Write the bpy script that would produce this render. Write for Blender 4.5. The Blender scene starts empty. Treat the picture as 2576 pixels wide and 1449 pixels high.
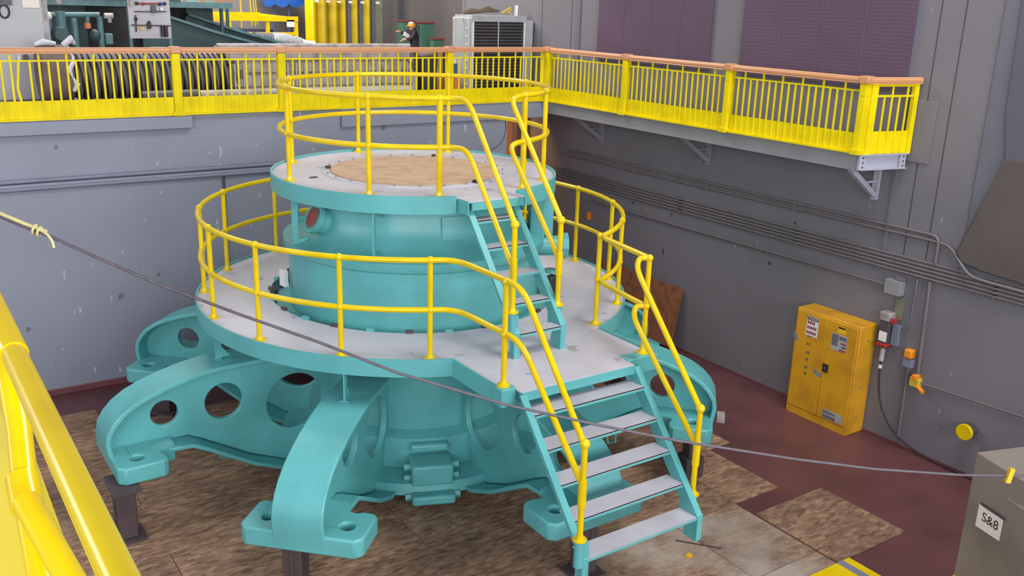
import bpy, bmesh, math, random
from mathutils import Vector, Matrix
R = math.radians
PI = math.pi
sc = bpy.context.scene
col = sc.collection
rnd = random.Random(7)

# ------------------------------------------------------------------ camera
F_PX = 2359.37
cyaw, cpitch, croll = R(34.75487), R(16.93442), R(1.77239)
CAM = Vector((-5.66814, -10.39716, 5.81143))
_fw = Vector((math.sin(cyaw) * math.cos(cpitch), math.cos(cyaw) * math.cos(cpitch), -math.sin(cpitch)))
_rt = Vector((math.cos(cyaw), -math.sin(cyaw), 0))
_up = _rt.cross(_fw)
CR = _rt * math.cos(croll) + _up * math.sin(croll)
CU = -_rt * math.sin(croll) + _up * math.cos(croll)
cam_data = bpy.data.cameras.new('camera')
cam_data.sensor_fit = 'HORIZONTAL'
cam_data.sensor_width = 36.0
cam_data.lens = F_PX / 2576 * 36.0
cam_data.clip_start = 0.05
cam_data.clip_end = 200
cam = bpy.data.objects.new('camera', cam_data)
mw = Matrix((CR, CU, -_fw)).transposed().to_4x4()
mw.translation = CAM
cam.matrix_world = mw
col.objects.link(cam)
sc.camera = cam

# ------------------------------------------------------------------ world, lights, exposure
sc.view_settings.view_transform = 'Standard'
sc.view_settings.look = 'None'
sc.view_settings.gamma = 1.0
sc.view_settings.use_curve_mapping = False
sc.view_settings.exposure = 0.0
world = bpy.data.worlds.new('hall_daylight')
sc.world = world
world.use_nodes = True
bg = world.node_tree.nodes['Background']
bg.inputs['Color'].default_value = (0.78, 0.84, 1.0, 1)
bg.inputs['Strength'].default_value = 0.33

def area(name, loc, target, sx, sy, power, color=(1, 1, 1)):
    l = bpy.data.lights.new(name, 'AREA')
    l.shape = 'RECTANGLE'; l.size = sx; l.size_y = sy; l.energy = power; l.color = color
    o = bpy.data.objects.new(name, l)
    o.location = loc
    d = Vector(target) - Vector(loc)
    o.rotation_euler = d.to_track_quat('-Z', 'Y').to_euler()
    col.objects.link(o)
    return o
# tall windows in the hall end behind the camera, a few on the left, roof lamps, plus an added side fill
area('window_light_front', (3, -22, 7.0), (1, 0, 2.0), 18, 6, 2900, (0.96, 0.97, 1.0))
area('window_light_left', (-12, -16, 7), (-2, 0, 1.0), 12, 5.5, 1700, (0.95, 0.97, 1.0))
area('roof_lamp_light', (2.5, -6.5, 12.5), (0.5, -2.8, 2.4), 4.5, 4.5, 820, (1.0, 0.98, 0.95))
area('side_fill_light', (-13, 1.5, 7), (-1, 0.5, 1), 8, 4, 420, (0.93, 0.97, 1.0))  # added fill from the left, brightens the dark floor there
area('far_bay_light', (-1, 10, 12), (2, 13, 4), 10, 5, 2000, (1.0, 0.97, 0.92))
area('passage_lamp_light', (4.45, 5.0, 3.6), (4.5, 6.2, 2.6), 0.4, 0.4, 40, (1.0, 0.6, 0.28))

# ------------------------------------------------------------------ picture-to-place helpers (give points at their own depth)
def ray(px, py):
    return CR * ((px - 1288) / F_PX) - CU * ((py - 724.5) / F_PX) + _fw
def at_x(px, py, x):
    v = ray(px, py); return CAM + v * ((x - CAM.x) / v.x)
def at_y(px, py, y):
    v = ray(px, py); return CAM + v * ((y - CAM.y) / v.y)
def at_z(px, py, z):
    v = ray(px, py); return CAM + v * ((z - CAM.z) / v.z)
def at_d(px, py, d):
    return CAM + ray(px, py) * d

# ------------------------------------------------------------------ materials
def lin(c):
    c = c / 255.0
    return c / 12.92 if c <= 0.04045 else ((c + 0.055) / 1.055) ** 2.4
def rgb(r, g, b):
    return (lin(r), lin(g), lin(b), 1)
def base_mat(name):
    m = bpy.data.materials.new(name); m.use_nodes = True
    nt = m.node_tree
    return m, nt, nt.nodes['Principled BSDF']
def N(nt, kind, **kw):
    n = nt.nodes.new(kind)
    for k, v in kw.items():
        setattr(n, k, v)
    return n
def ramp(nt, stops):
    n = nt.nodes.new('ShaderNodeValToRGB')
    e = n.color_ramp.elements
    while len(e) < len(stops): e.new(0.5)
    for i, (p, c) in enumerate(stops):
        e[i].position = p; e[i].color = c
    return n
def paint(name, c, rough=0.45, var=0.12, scale=3.0, metal=0.0, spec=0.5, c2=None, spots=None, bump=0.0, coat=0.0):
    """painted surface with soft procedural wear"""
    m, nt, b = base_mat(name)
    tc = N(nt, 'ShaderNodeTexCoord')
    no = N(nt, 'ShaderNodeTexNoise'); no.inputs['Scale'].default_value = scale; no.inputs['Detail'].default_value = 5
    nt.links.new(tc.outputs['Object'], no.inputs['Vector'])
    if c2 is None: c2 = tuple(x * (1 - var * 2) for x in c[:3]) + (1,)
    hi = tuple(min(1, x * (1 + var)) for x in c[:3]) + (1,)
    rp = ramp(nt, [(0.3, c2), (0.55, c), (0.75, hi)])
    nt.links.new(no.outputs['Fac'], rp.inputs['Fac'])
    out = rp.outputs['Color']
    if spots:
        sp_c, sp_scale, sp_thr = spots
        n2 = N(nt, 'ShaderNodeTexNoise'); n2.inputs['Scale'].default_value = sp_scale; n2.inputs['Detail'].default_value = 3
        mp2 = N(nt, 'ShaderNodeMapping'); mp2.inputs['Scale'].default_value = (1, 1, 0.35)
        nt.links.new(tc.outputs['Object'], mp2.inputs['Vector']); nt.links.new(mp2.outputs[0], n2.inputs['Vector'])
        r2 = ramp(nt, [(sp_thr, (0, 0, 0, 1)), (sp_thr + 0.03, (1, 1, 1, 1))])
        nt.links.new(n2.outputs['Fac'], r2.inputs['Fac'])
        mx = N(nt, 'ShaderNodeMixRGB'); mx.inputs[2].default_value = sp_c
        nt.links.new(r2.outputs['Color'], mx.inputs[0]); nt.links.new(out, mx.inputs[1])
        out = mx.outputs['Color']
    nt.links.new(out, b.inputs['Base Color'])
    b.inputs['Roughness'].default_value = rough
    b.inputs['Metallic'].default_value = metal
    b.inputs['Specular IOR Level'].default_value = spec
    b.inputs['Coat Weight'].default_value = coat
    b.inputs['Coat Roughness'].default_value = 0.15
    if bump:
        bp = N(nt, 'ShaderNodeBump'); bp.inputs['Strength'].default_value = bump; bp.inputs['Distance'].default_value = 0.02
        nt.links.new(no.outputs['Fac'], bp.inputs['Height']); nt.links.new(bp.outputs['Normal'], b.inputs['Normal'])
    return m

def osb_mat(name, dark=1.0, dust=None):
    m, nt, b = base_mat(name)
    tc = N(nt, 'ShaderNodeTexCoord')
    oi = N(nt, 'ShaderNodeObjectInfo')
    add = N(nt, 'ShaderNodeVectorMath', operation='ADD')
    cmb = N(nt, 'ShaderNodeCombineXYZ')
    ml = N(nt, 'ShaderNodeMath', operation='MULTIPLY'); ml.inputs[1].default_value = 37.0
    nt.links.new(oi.outputs['Random'], ml.inputs[0]); nt.links.new(ml.outputs[0], cmb.inputs['X'])
    nt.links.new(tc.outputs['Object'], add.inputs[0]); nt.links.new(cmb.outputs[0], add.inputs[1])
    cols = []
    for i, (rot, sx, sy) in enumerate(((0.15, 9, 30), (1.1, 10, 34), (-0.7, 8, 26))):
        mp = N(nt, 'ShaderNodeMapping')
        mp.inputs['Rotation'].default_value = (0, 0, rot); mp.inputs['Scale'].default_value = (sx, sy, 10)
        vo = N(nt, 'ShaderNodeTexVoronoi'); vo.inputs['Scale'].default_value = 1.0
        nt.links.new(add.outputs[0], mp.inputs['Vector']); nt.links.new(mp.outputs[0], vo.inputs['Vector'])
        cols.append(vo)
    mx = N(nt, 'ShaderNodeMixRGB'); mx.inputs[0].default_value = 0.5
    nt.links.new(cols[0].outputs['Color'], mx.inputs[1]); nt.links.new(cols[1].outputs['Color'], mx.inputs[2])
    mx2 = N(nt, 'ShaderNodeMixRGB'); mx2.inputs[0].default_value = 0.4
    nt.links.new(mx.outputs[0], mx2.inputs[1]); nt.links.new(cols[2].outputs['Color'], mx2.inputs[2])
    k = dark
    rp = ramp(nt, [(0.22, rgb(108 * k, 80 * k, 62 * k)), (0.42, rgb(138 * k, 106 * k, 84 * k)), (0.58, rgb(158 * k, 124 * k, 98 * k)), (0.80, rgb(182 * k, 150 * k, 118 * k))])
    bw = N(nt, 'ShaderNodeRGBToBW'); nt.links.new(mx2.outputs[0], bw.inputs[0]); nt.links.new(bw.outputs[0], rp.inputs['Fac'])
    # trodden-in dirt
    no = N(nt, 'ShaderNodeTexNoise'); no.inputs['Scale'].default_value = 0.9; no.inputs['Detail'].default_value = 6
    nt.links.new(add.outputs[0], no.inputs['Vector'])
    r3 = ramp(nt, [(0.35, (0.62, 0.6, 0.62, 1)), (0.62, (1, 1, 1, 1))]); nt.links.new(no.outputs['Fac'], r3.inputs['Fac'])
    m3 = N(nt, 'ShaderNodeMixRGB', blend_type='MULTIPLY'); m3.inputs[0].default_value = 1.0
    nt.links.new(rp.outputs[0], m3.inputs[1]); nt.links.new(r3.outputs[0], m3.inputs[2])
    r4 = N(nt, 'ShaderNodeMath', operation='MULTIPLY_ADD'); r4.inputs[1].default_value = 0.3; r4.inputs[2].default_value = 0.82
    nt.links.new(oi.outputs['Random'], r4.inputs[0])
    m4 = N(nt, 'ShaderNodeVectorMath', operation='SCALE')
    nt.links.new(m3.outputs[0], m4.inputs[0]); nt.links.new(r4.outputs[0], m4.inputs['Scale'])
    outc = m4.outputs[0]
    if dust:
        nd = N(nt, 'ShaderNodeTexNoise'); nd.inputs['Scale'].default_value = 1.3; nd.inputs['Detail'].default_value = 7
        nt.links.new(add.outputs[0], nd.inputs['Vector'])
        rd = ramp(nt, [(0.36, (0, 0, 0, 1)), (0.6, (0.8, 0.8, 0.8, 1))]); nt.links.new(nd.outputs['Fac'], rd.inputs['Fac'])
        md = N(nt, 'ShaderNodeMixRGB'); md.inputs[2].default_value = dust
        nt.links.new(rd.outputs[0], md.inputs[0]); nt.links.new(outc, md.inputs[1]); outc = md.outputs[0]
    nt.links.new(outc, b.inputs['Base Color'])
    b.inputs['Roughness'].default_value = 0.75
    return m

def perf_mat(name, c, hole, pitch):
    """perforated acoustic sheet: rows of small round holes in the panel's own plane"""
    m, nt, b = base_mat(name)
    tc = N(nt, 'ShaderNodeTexCoord')
    sx = N(nt, 'ShaderNodeSeparateXYZ'); nt.links.new(tc.outputs['Object'], sx.inputs[0])
    cm = N(nt, 'ShaderNodeCombineXYZ'); nt.links.new(sx.outputs['Y'], cm.inputs['X']); nt.links.new(sx.outputs['Z'], cm.inputs['Y'])
    s = N(nt, 'ShaderNodeVectorMath', operation='SCALE'); s.inputs['Scale'].default_value = 1 / pitch
    f = N(nt, 'ShaderNodeVectorMath', operation='FRACTION'); sb = N(nt, 'ShaderNodeVectorMath', operation='SUBTRACT')
    sb.inputs[1].default_value = (0.5, 0.5, 0)
    ln = N(nt, 'ShaderNodeVectorMath', operation='LENGTH'); lt = N(nt, 'ShaderNodeMath', operation='LESS_THAN'); lt.inputs[1].default_value = 0.3
    nt.links.new(cm.outputs[0], s.inputs[0]); nt.links.new(s.outputs[0], f.inputs[0]); nt.links.new(f.outputs[0], sb.inputs[0])
    nt.links.new(sb.outputs[0], ln.inputs[0]); nt.links.new(ln.outputs['Value'], lt.inputs[0])
    no = N(nt, 'ShaderNodeTexNoise'); no.inputs['Scale'].default_value = 1.2
    nt.links.new(tc.outputs['Object'], no.inputs['Vector'])
    rp = ramp(nt, [(0.35, tuple(x * 0.82 for x in c[:3]) + (1,)), (0.7, c)]); nt.links.new(no.outputs['Fac'], rp.inputs['Fac'])
    mx = N(nt, 'ShaderNodeMixRGB'); mx.inputs[2].default_value = hole
    nt.links.new(lt.outputs[0], mx.inputs[0]); nt.links.new(rp.outputs[0], mx.inputs[1])
    nt.links.new(mx.outputs[0], b.inputs['Base Color']); b.inputs['Roughness'].default_value = 0.6
    return m

def stripes_mat(name, c, c2, scale, axis='Z', rough=0.5):
    m, nt, b = base_mat(name)
    tc = N(nt, 'ShaderNodeTexCoord')
    w = N(nt, 'ShaderNodeTexWave', wave_type='BANDS', bands_direction=axis); w.inputs['Scale'].default_value = scale
    w.inputs['Distortion'].default_value = 0.6
    nt.links.new(tc.outputs['Object'], w.inputs['Vector'])
    rp = ramp(nt, [(0.25, c2), (0.7, c)]); nt.links.new(w.outputs['Fac'], rp.inputs['Fac'])
    nt.links.new(rp.outputs[0], b.inputs['Base Color']); b.inputs['Roughness'].default_value = rough
    return m

M = {}
M['teal'] = paint('teal_enamel', rgb(94, 172, 173), 0.35, 0.06, 2.2, spec=0.5, bump=0.08)
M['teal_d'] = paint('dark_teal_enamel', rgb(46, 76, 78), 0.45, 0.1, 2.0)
M['teal_pipe'] = paint('teal_pipe_paint', rgb(86, 122, 126), 0.45, 0.15, 6.0)
M['yellow'] = paint('yellow_enamel', rgb(228, 196, 2), 0.18, 0.04, 3.0, spec=0.5, c2=rgb(214, 180, 2))
M['yellow_fence'] = paint('yellow_fence_paint', rgb(230, 208, 1), 0.55, 0.04, 4.0, spec=0.2, c2=rgb(214, 192, 1))
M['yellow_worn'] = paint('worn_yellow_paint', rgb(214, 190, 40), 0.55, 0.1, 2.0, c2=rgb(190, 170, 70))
M['mustard'] = paint('mustard_sheet', rgb(186, 158, 16), 0.5, 0.06, 2.0, c2=rgb(164, 138, 20))
M['yellow_cab'] = paint('cabinet_yellow', rgb(206, 150, 26), 0.5, 0.07, 3.0, c2=rgb(180, 126, 26))
M['deck'] = paint('pale_grey_deck', rgb(194, 190, 199), 0.42, 0.03, 1.6, c2=rgb(180, 176, 184), spec=0.5, spots=(rgb(160, 154, 160), 2.6, 0.66))
M['tread'] = paint('pale_grey_tread', rgb(186, 184, 193), 0.38, 0.03, 3.0, c2=rgb(174, 171, 178))
M['wall_blue'] = paint('blue_grey_wall_paint', rgb(136, 139, 153), 0.6, 0.04, 0.7, spots=(rgb(178, 178, 188), 11.0, 0.70))
M['wall_grey'] = paint('grey_wall_paint', rgb(116, 112, 118), 0.65, 0.05, 0.6, spots=(rgb(146, 142, 146), 10.0, 0.715))
M['wall_warm'] = paint('warm_grey_wall_paint', rgb(138, 130, 126), 0.7, 0.05, 0.6)
M['wall_dark'] = paint('dark_lilac_wall', rgb(92, 88, 100), 0.6, 0.04, 1.0)
M['wall_tan'] = paint('tan_passage_wall', rgb(158, 112, 82), 0.7, 0.08, 1.5)
M['pilaster'] = paint('pale_blue_pilaster', rgb(106, 106, 117), 0.6, 0.04, 1.0)
M['buttress'] = paint('brown_grey_concrete', rgb(90, 81, 78), 0.8, 0.08, 2.0, bump=0.1)
M['floor'] = paint('oxide_red_floor_paint', rgb(98, 58, 60), 0.42, 0.09, 1.1, c2=rgb(80, 48, 50), spec=0.6)
M['floor_up'] = paint('grey_upper_floor', rgb(120, 112, 110), 0.6, 0.08, 1.1)
M['basered'] = paint('red_base_band', rgb(112, 62, 66), 0.55, 0.06, 2.0)
M['osb'] = osb_mat('strand_board')
M['osb_dusty'] = osb_mat('dusty_strand_board', 1.0, rgb(168, 156, 144))
M['osb_wall'] = paint('leaning_board_face', rgb(146, 92, 60), 0.7, 0.1, 7.0, c2=rgb(112, 70, 48))
M['wooddisc'] = paint('plywood_disc', rgb(190, 158, 128), 0.7, 0.06, 5.0, c2=rgb(172, 140, 112))
M['rail_wood'] = stripes_mat('varnished_handrail_wood', rgb(218, 160, 116), rgb(184, 122, 82), 14, 'Z', 0.4)
M['purple'] = perf_mat('purple_perforated_panel', rgb(98, 74, 95), rgb(78, 61, 80), 0.05)
M['purple_seam'] = paint('purple_seam_paint', rgb(102, 72, 92), 0.6, 0.06, 2.0)
M['steel_brown'] = paint('primed_brown_steel', rgb(76, 62, 64), 0.6, 0.1, 4.0)
M['black'] = paint('black_rubber', rgb(44, 40, 42), 0.5, 0.1, 6.0)
M['darkgrey'] = paint('dark_grey_paint', rgb(74, 70, 74), 0.55, 0.1, 4.0)
M['beam'] = paint('grey_beam_paint', rgb(140, 138, 142), 0.55, 0.05, 3.0)
M['beam_pale'] = paint('pale_lilac_beam_paint', rgb(168, 168, 182), 0.5, 0.04, 3.0)
M['conduit'] = paint('grey_conduit', rgb(112, 106, 108), 0.5, 0.08, 4.0)
M['galv'] = paint('galvanised_steel', rgb(186, 190, 192), 0.35, 0.06, 5.0, metal=0.35)
M['silver'] = paint('silver_foil', rgb(200, 202, 206), 0.3, 0.1, 12.0, metal=0.5, bump=0.6)
M['white'] = paint('white_paint', rgb(222, 220, 220), 0.5, 0.03, 3.0)
M['offwhite'] = paint('dirty_white_panel', rgb(168, 160, 158), 0.6, 0.1, 5.0, c2=rgb(128, 119, 117))
M['cabgrey'] = paint('light_grey_cabinet', rgb(176, 176, 180), 0.5, 0.03, 1.5)
M['boardgrey'] = paint('pale_grey_board', rgb(182, 178, 186), 0.5, 0.03, 1.5)
M['bluegrey'] = paint('blue_grey_box_paint', rgb(120, 124, 142), 0.5, 0.05, 3.0)
M['red'] = paint('red_paint', rgb(170, 48, 44), 0.45, 0.06, 4.0)
M['maroon'] = paint('maroon_primer', rgb(140, 62, 62), 0.6, 0.06, 4.0)
M['orange'] = paint('orange_plastic', rgb(232, 140, 30), 0.45, 0.05, 4.0)
M['orange_cone'] = paint('orange_wood_stub', rgb(206, 120, 70), 0.5, 0.05, 4.0)
M['blue'] = paint('blue_tarpaulin', rgb(40, 100, 190), 0.5, 0.08, 4.0)
M['navy'] = paint('navy_cloth', rgb(48, 50, 82), 0.7, 0.1, 4.0)
M['green'] = paint('green_locker_paint', rgb(74, 116, 94), 0.55, 0.06, 3.0)
M['toolbox'] = paint('grey_steel_cabinet', rgb(134, 124, 114), 0.5, 0.05, 1.2, c2=rgb(114, 105, 96))
M['paper'] = paint('note_paper', rgb(226, 218, 206), 0.8, 0.02, 4.0)
M['ink'] = paint('black_ink', rgb(40, 36, 40), 0.8, 0.02, 4.0)
M['ink_red'] = paint('red_print', rgb(150, 60, 72), 0.8, 0.1, 30.0)
M['ink_grey'] = paint('grey_print', rgb(100, 100, 108), 0.8, 0.2, 30.0)
M['ink_blue'] = paint('blue_print', rgb(70, 84, 130), 0.8, 0.1, 30.0)
M['wire'] = paint('grey_wire_rope', rgb(84, 76, 84), 0.45, 0.15, 30.0, metal=0.1)
M['tie'] = paint('pale_yellow_ribbon', rgb(196, 184, 132), 0.6, 0.08, 20.0)
M['tape'] = paint('yellow_tape', rgb(224, 180, 30), 0.5, 0.05, 10.0)
M['skin'] = paint('skin', rgb(196, 146, 120), 0.6, 0.04, 5.0)
M['cloth'] = paint('dark_work_clothes', rgb(52, 46, 56), 0.85, 0.08, 8.0)
M['brownrag'] = paint('brown_canvas', rgb(112, 96, 82), 0.85, 0.12, 10.0)
M['yellow_brown'] = paint('ochre_machine_paint', rgb(178, 126, 48), 0.5, 0.08, 4.0)
M['blanket'] = paint('brown_blanket', rgb(112, 98, 94), 0.85, 0.1, 6.0)
M['duct'] = paint('black_duct_hose', rgb(108, 102, 105), 0.4, 0.08, 6.0)
M['olive'] = paint('olive_panel', rgb(118, 118, 100), 0.6, 0.08, 6.0)
M['plastic'] = paint('clear_sheet_plastic', rgb(214, 214, 222), 0.25, 0.08, 9.0, bump=0.6)

# ------------------------------------------------------------------ mesh building
class MB:
    def __init__(self):
        self.v = []; self.f = []
    def add(self, vs, fs):
        o = len(self.v)
        self.v += [tuple(x) for x in vs]
        self.f += [tuple(i + o for i in f) for f in fs]
    def box(self, c, s, rz=0.0, rot=None):
        c = Vector(c); h = Vector(s) / 2
        m = rot if rot is not None else Matrix.Rotation(rz, 3, 'Z')
        vs = [c + m @ Vector((sx * h.x, sy * h.y, sz * h.z)) for sx in (-1, 1) for sy in (-1, 1) for sz in (-1, 1)]
        self.add(vs, [(0, 1, 3, 2), (4, 6, 7, 5), (0, 4, 5, 1), (2, 3, 7, 6), (0, 2, 6, 4), (1, 5, 7, 3)])
        return self
    def span(self, a, b):
        a = Vector(a); b = Vector(b)
        return self.box((a + b) / 2, (abs(b.x - a.x), abs(b.y - a.y), abs(b.z - a.z)))
    def bar(self, a, b, w, t, up=(0, 0, 1)):
        """rectangular bar from a to b: w across (horizontal side), t along up"""
        a = Vector(a); b = Vector(b); d = (b - a).normalized()
        s = d.cross(Vector(up))
        if s.length < 1e-4: s = d.cross(Vector((1, 0, 0)))
        s.normalize(); u = s.cross(d).normalized()
        vs = []
        for p in (a, b):
            for i, j in ((-1, -1), (1, -1), (1, 1), (-1, 1)):
                vs.append(p + s * (i * w / 2) + u * (j * t / 2))
        self.add(vs, [(3, 2, 1, 0), (4, 5, 6, 7), (0, 1, 5, 4), (1, 2, 6, 5), (2, 3, 7, 6), (3, 0, 4, 7)])
        return self
    def tube(self, pts, r, n=12, cap=True, closed=False):
        pts = [Vector(p) for p in pts]
        k = len(pts); rings = []
        prev = None
        for i, p in enumerate(pts):
            if closed:
                d = (pts[(i + 1) % k] - pts[i - 1]).normalized()
            else:
                d = (pts[min(i + 1, k - 1)] - pts[max(i - 1, 0)]).normalized()
            if prev is None:
                s = d.cross(Vector((0, 0, 1)))
                if s.length < 1e-3: s = d.cross(Vector((1, 0, 0)))
                s.normalize()
            else:
                s = prev - d * prev.dot(d)
                s.normalize()
            prev = s
            u = d.cross(s)
            rr = r[i] if isinstance(r, (list, tuple)) else r
            rings.append([p + s * (rr * math.cos(2 * PI * j / n)) + u * (rr * math.sin(2 * PI * j / n)) for j in range(n)])
        vs = [v for ring in rings for v in ring]
        fs = []
        for i in range(k if closed else k - 1):
            a = i * n; b = ((i + 1) % k) * n
            for j in range(n):
                fs.append((a + j, a + (j + 1) % n, b + (j + 1) % n, b + j))
        if cap and not closed:
            fs.append(tuple(range(n))[::-1]); fs.append(tuple((k - 1) * n + j for j in range(n)))
        self.add(vs, fs)
        return self
    def cyl(self, a, b, r, n=16, r2=None):
        return self.tube([a, b], [r, r if r2 is None else r2], n)
    def ball(self, c, r, n=12, sz=1.0):
        c = Vector(c); vs = []; fs = []; m = n // 2
        for i in range(m + 1):
            t = PI * i / m
            for j in range(n):
                p = 2 * PI * j / n
                vs.append(c + Vector((r * math.sin(t) * math.cos(p), r * math.sin(t) * math.sin(p), r * sz * math.cos(t))))
        for i in range(m):
            for j in range(n):
                fs.append((i * n + j, (i + 1) * n + j, (i + 1) * n + (j + 1) % n, i * n + (j + 1) % n))
        self.add(vs, fs); return self
    def lathe(self, prof, n=96, a0=0.0, a1=360.0, c=(0, 0, 0), closed_prof=True):
        """prof: (r,z) loop revolved about z through c"""
        c = Vector(c); full = abs(a1 - a0) >= 359.99
        k = len(prof); steps = n if full else n + 1
        vs = []
        for i in range(steps):
            a = R(a0 + (a1 - a0) * i / n)
            for r, z in prof:
                vs.append(c + Vector((r * math.cos(a), r * math.sin(a), z)))
        fs = []
        for i in range(n):
            i2 = (i + 1) % steps
            for j in range(k if closed_prof else k - 1):
                j2 = (j + 1) % k
                fs.append((i * k + j, i2 * k + j, i2 * k + j2, i * k + j2))
        if not full and closed_prof:
            fs.append(tuple(range(k))[::-1]); fs.append(tuple(n * k + j for j in range(k)))
        self.add(vs, fs); return self
    def prism(self, loops, to3d, t0, t1):
        """2D outline (first loop) with holes (other loops) extruded from t0 to t1"""
        bm = bmesh.new(); edges = []; rings = []
        for lp in loops:
            vs = [bm.verts.new((p[0], p[1], 0)) for p in lp]
            for i in range(len(vs)): edges.append(bm.edges.new((vs[i], vs[(i + 1) % len(vs)])))
            rings.append(vs)
        bmesh.ops.triangle_fill(bm, edges=edges, use_beauty=True)
        bm.verts.index_update()
        n = len(bm.verts)
        co = [(v.co.x, v.co.y) for v in bm.verts]
        tris = [tuple(v.index for v in f.verts) for f in bm.faces]
        idx = [[v.index for v in r] for r in rings]
        bm.free()
        vs = [to3d(x, y, t0) for x, y in co] + [to3d(x, y, t1) for x, y in co]
        fs = [t for t in tris] + [tuple(i + n for i in t[::-1]) for t in tris]
        for r in idx:
            for i in range(len(r)):
                a, b = r[i], r[(i + 1) % len(r)]
                fs.append((a, b, b + n, a + n))
        self.add(vs, fs); return self
    def build(self, name, mat, parent=None, smooth=38, bevel=0.0, seg=2):
        me = bpy.data.meshes.new(name)
        off = Vector((0, 0, 0))
        if parent is not None:
            top = parent
            while top.parent is not None: top = top.parent
            off = Vector(top['_o']) if '_o' in top else Vector(top.location)
        me.from_pydata([tuple(Vector(v) - off) for v in self.v], [], self.f)
        bm = bmesh.new(); bm.from_mesh(me)
        bmesh.ops.recalc_face_normals(bm, faces=bm.faces)
        bm.to_mesh(me); bm.free()
        me.materials.append(mat)
        if smooth:
            for p in me.polygons: p.use_smooth = True
            me.set_sharp_from_angle(angle=R(smooth))
        o = bpy.data.objects.new(name, me); col.objects.link(o)
        if parent is not None: o.parent = parent
        if bevel:
            b = o.modifiers.new('bevel', 'BEVEL'); b.width = bevel; b.segments = seg; b.limit_method = 'ANGLE'; b.angle_limit = R(40)
            b.harden_normals = False
        return o

def tag(o, label, cat, group=None, kind=None):
    o['label'] = label; o['category'] = cat
    if group: o['group'] = group
    if kind: o['kind'] = kind
    return o
def thing(name, label, cat, loc=(0, 0, 0), group=None):
    o = bpy.data.objects.new(name, None); o.empty_display_size = 0.1
    o.location = loc; col.objects.link(o)
    return tag(o, label, cat, group)
def struct(name, mb, mat, parent=None, bevel=0.0):
    o = mb.build(name, mat, parent, bevel=bevel)
    if parent is None: o['kind'] = 'structure'
    return o
def copy_thing(o, loc, rz, label=None, group=None):
    c = o.copy(); col.objects.link(c); c.location = loc; c.rotation_euler = (0, 0, rz)
    if label: c['label'] = label
    if group: c['group'] = group
    for ch in list(o.children):
        d = ch.copy(); col.objects.link(d); d.parent = c
        for g in list(ch.children):
            e = g.copy(); col.objects.link(e); e.parent = d
    return c
def rounded(pts, rad, k=6):
    pts = [Vector(p) for p in pts]; out = [pts[0]]
    for i in range(1, len(pts) - 1):
        a, b, c = pts[i - 1], pts[i], pts[i + 1]
        d1 = a - b; d2 = c - b
        r1 = min(rad, d1.length * 0.49); r2 = min(rad, d2.length * 0.49)
        p = b + d1.normalized() * r1; q = b + d2.normalized() * r2
        for j in range(k + 1):
            t = j / k
            out.append(p * (1 - t) ** 2 + b * 2 * t * (1 - t) + q * t * t)
    out.append(pts[-1]); return out
def pol(r, deg, z):
    return Vector((r * math.cos(R(deg)), r * math.sin(R(deg)), z))
def circle2(cx, cy, r, n=28):
    return [(cx + r * math.cos(2 * PI * i / n), cy + r * math.sin(2 * PI * i / n)) for i in range(n)]
def text_mesh(name, s, size, mat, parent, origin, xdir, ydir, depth=0.002):
    cu = bpy.data.curves.new(name, 'FONT'); cu.body = s; cu.size = size; cu.extrude = depth; cu.align_x = 'CENTER'; cu.align_y = 'CENTER'
    t = bpy.data.objects.new(name, cu); col.objects.link(t)
    dg = bpy.context.evaluated_depsgraph_get()
    me0 = t.evaluated_get(dg).to_mesh()
    X = Vector(xdir).normalized(); Y = Vector(ydir).normalized(); Z = X.cross(Y)
    mb = MB(); mb.add([Vector(origin) + X * v.co.x + Y * v.co.y + Z * v.co.z for v in me0.vertices], [tuple(p.vertices) for p in me0.polygons])
    t.evaluated_get(dg).to_mesh_clear(); bpy.data.objects.remove(t); bpy.data.curves.remove(cu)
    return mb.build(name, mat, parent, smooth=0)

# ================================================================== SETTING
ZU = 4.06          # upper floor
YB = 4.03          # back pit wall
XR = 5.72          # right wall
struct('floor', MB().span((-11, -13, -0.2), (7, 9, 0)), M['floor'])
struct('floor', MB().span((-14, YB, 3.78), (4.88, 17, ZU)).span((4.88, YB, 3.86), (14, 17, ZU)), M['floor_up'])
struct('wall_back', MB().span((-14, YB, 0), (4.12, YB + 0.5, 3.78)).span((-14, YB - .003, 3.78), (4.88, YB, ZU - .01)), M['wall_blue'])
struct('trim_1', MB().span((-14, 3.90, 3.87), (-1.62, YB - .004, ZU - .005)), M['wall_blue'], bevel=0.015)
struct('trim_2', MB().span((0.8, 3.955, 3.76), (4.88, YB - .004, ZU - .005)), M['wall_blue'], bevel=0.01)
struct('wall_right', MB().span((XR, -14, 0), (XR + 0.5, 8.3, 9)), M['wall_grey'])
struct('wall_far', MB().span((-14, 16, ZU), (14, 16.4, 10)).span((9.6, 8.3, ZU), (10, 16, 10)), M['wall_warm'])
struct('wall_passage', MB().span((3.6, 6.2, 0), (6.2, 6.5, 3.86)), M['wall_tan'])
struct('baseboard_back', MB().span((-11, YB - 0.03, 0), (4.12, YB, 0.10)), M['basered'], bevel=0.01)
struct('baseboard_right', MB().span((XR - 0.012, -13, 0), (XR, 6.2, 0.035)), M['basered'])
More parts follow.
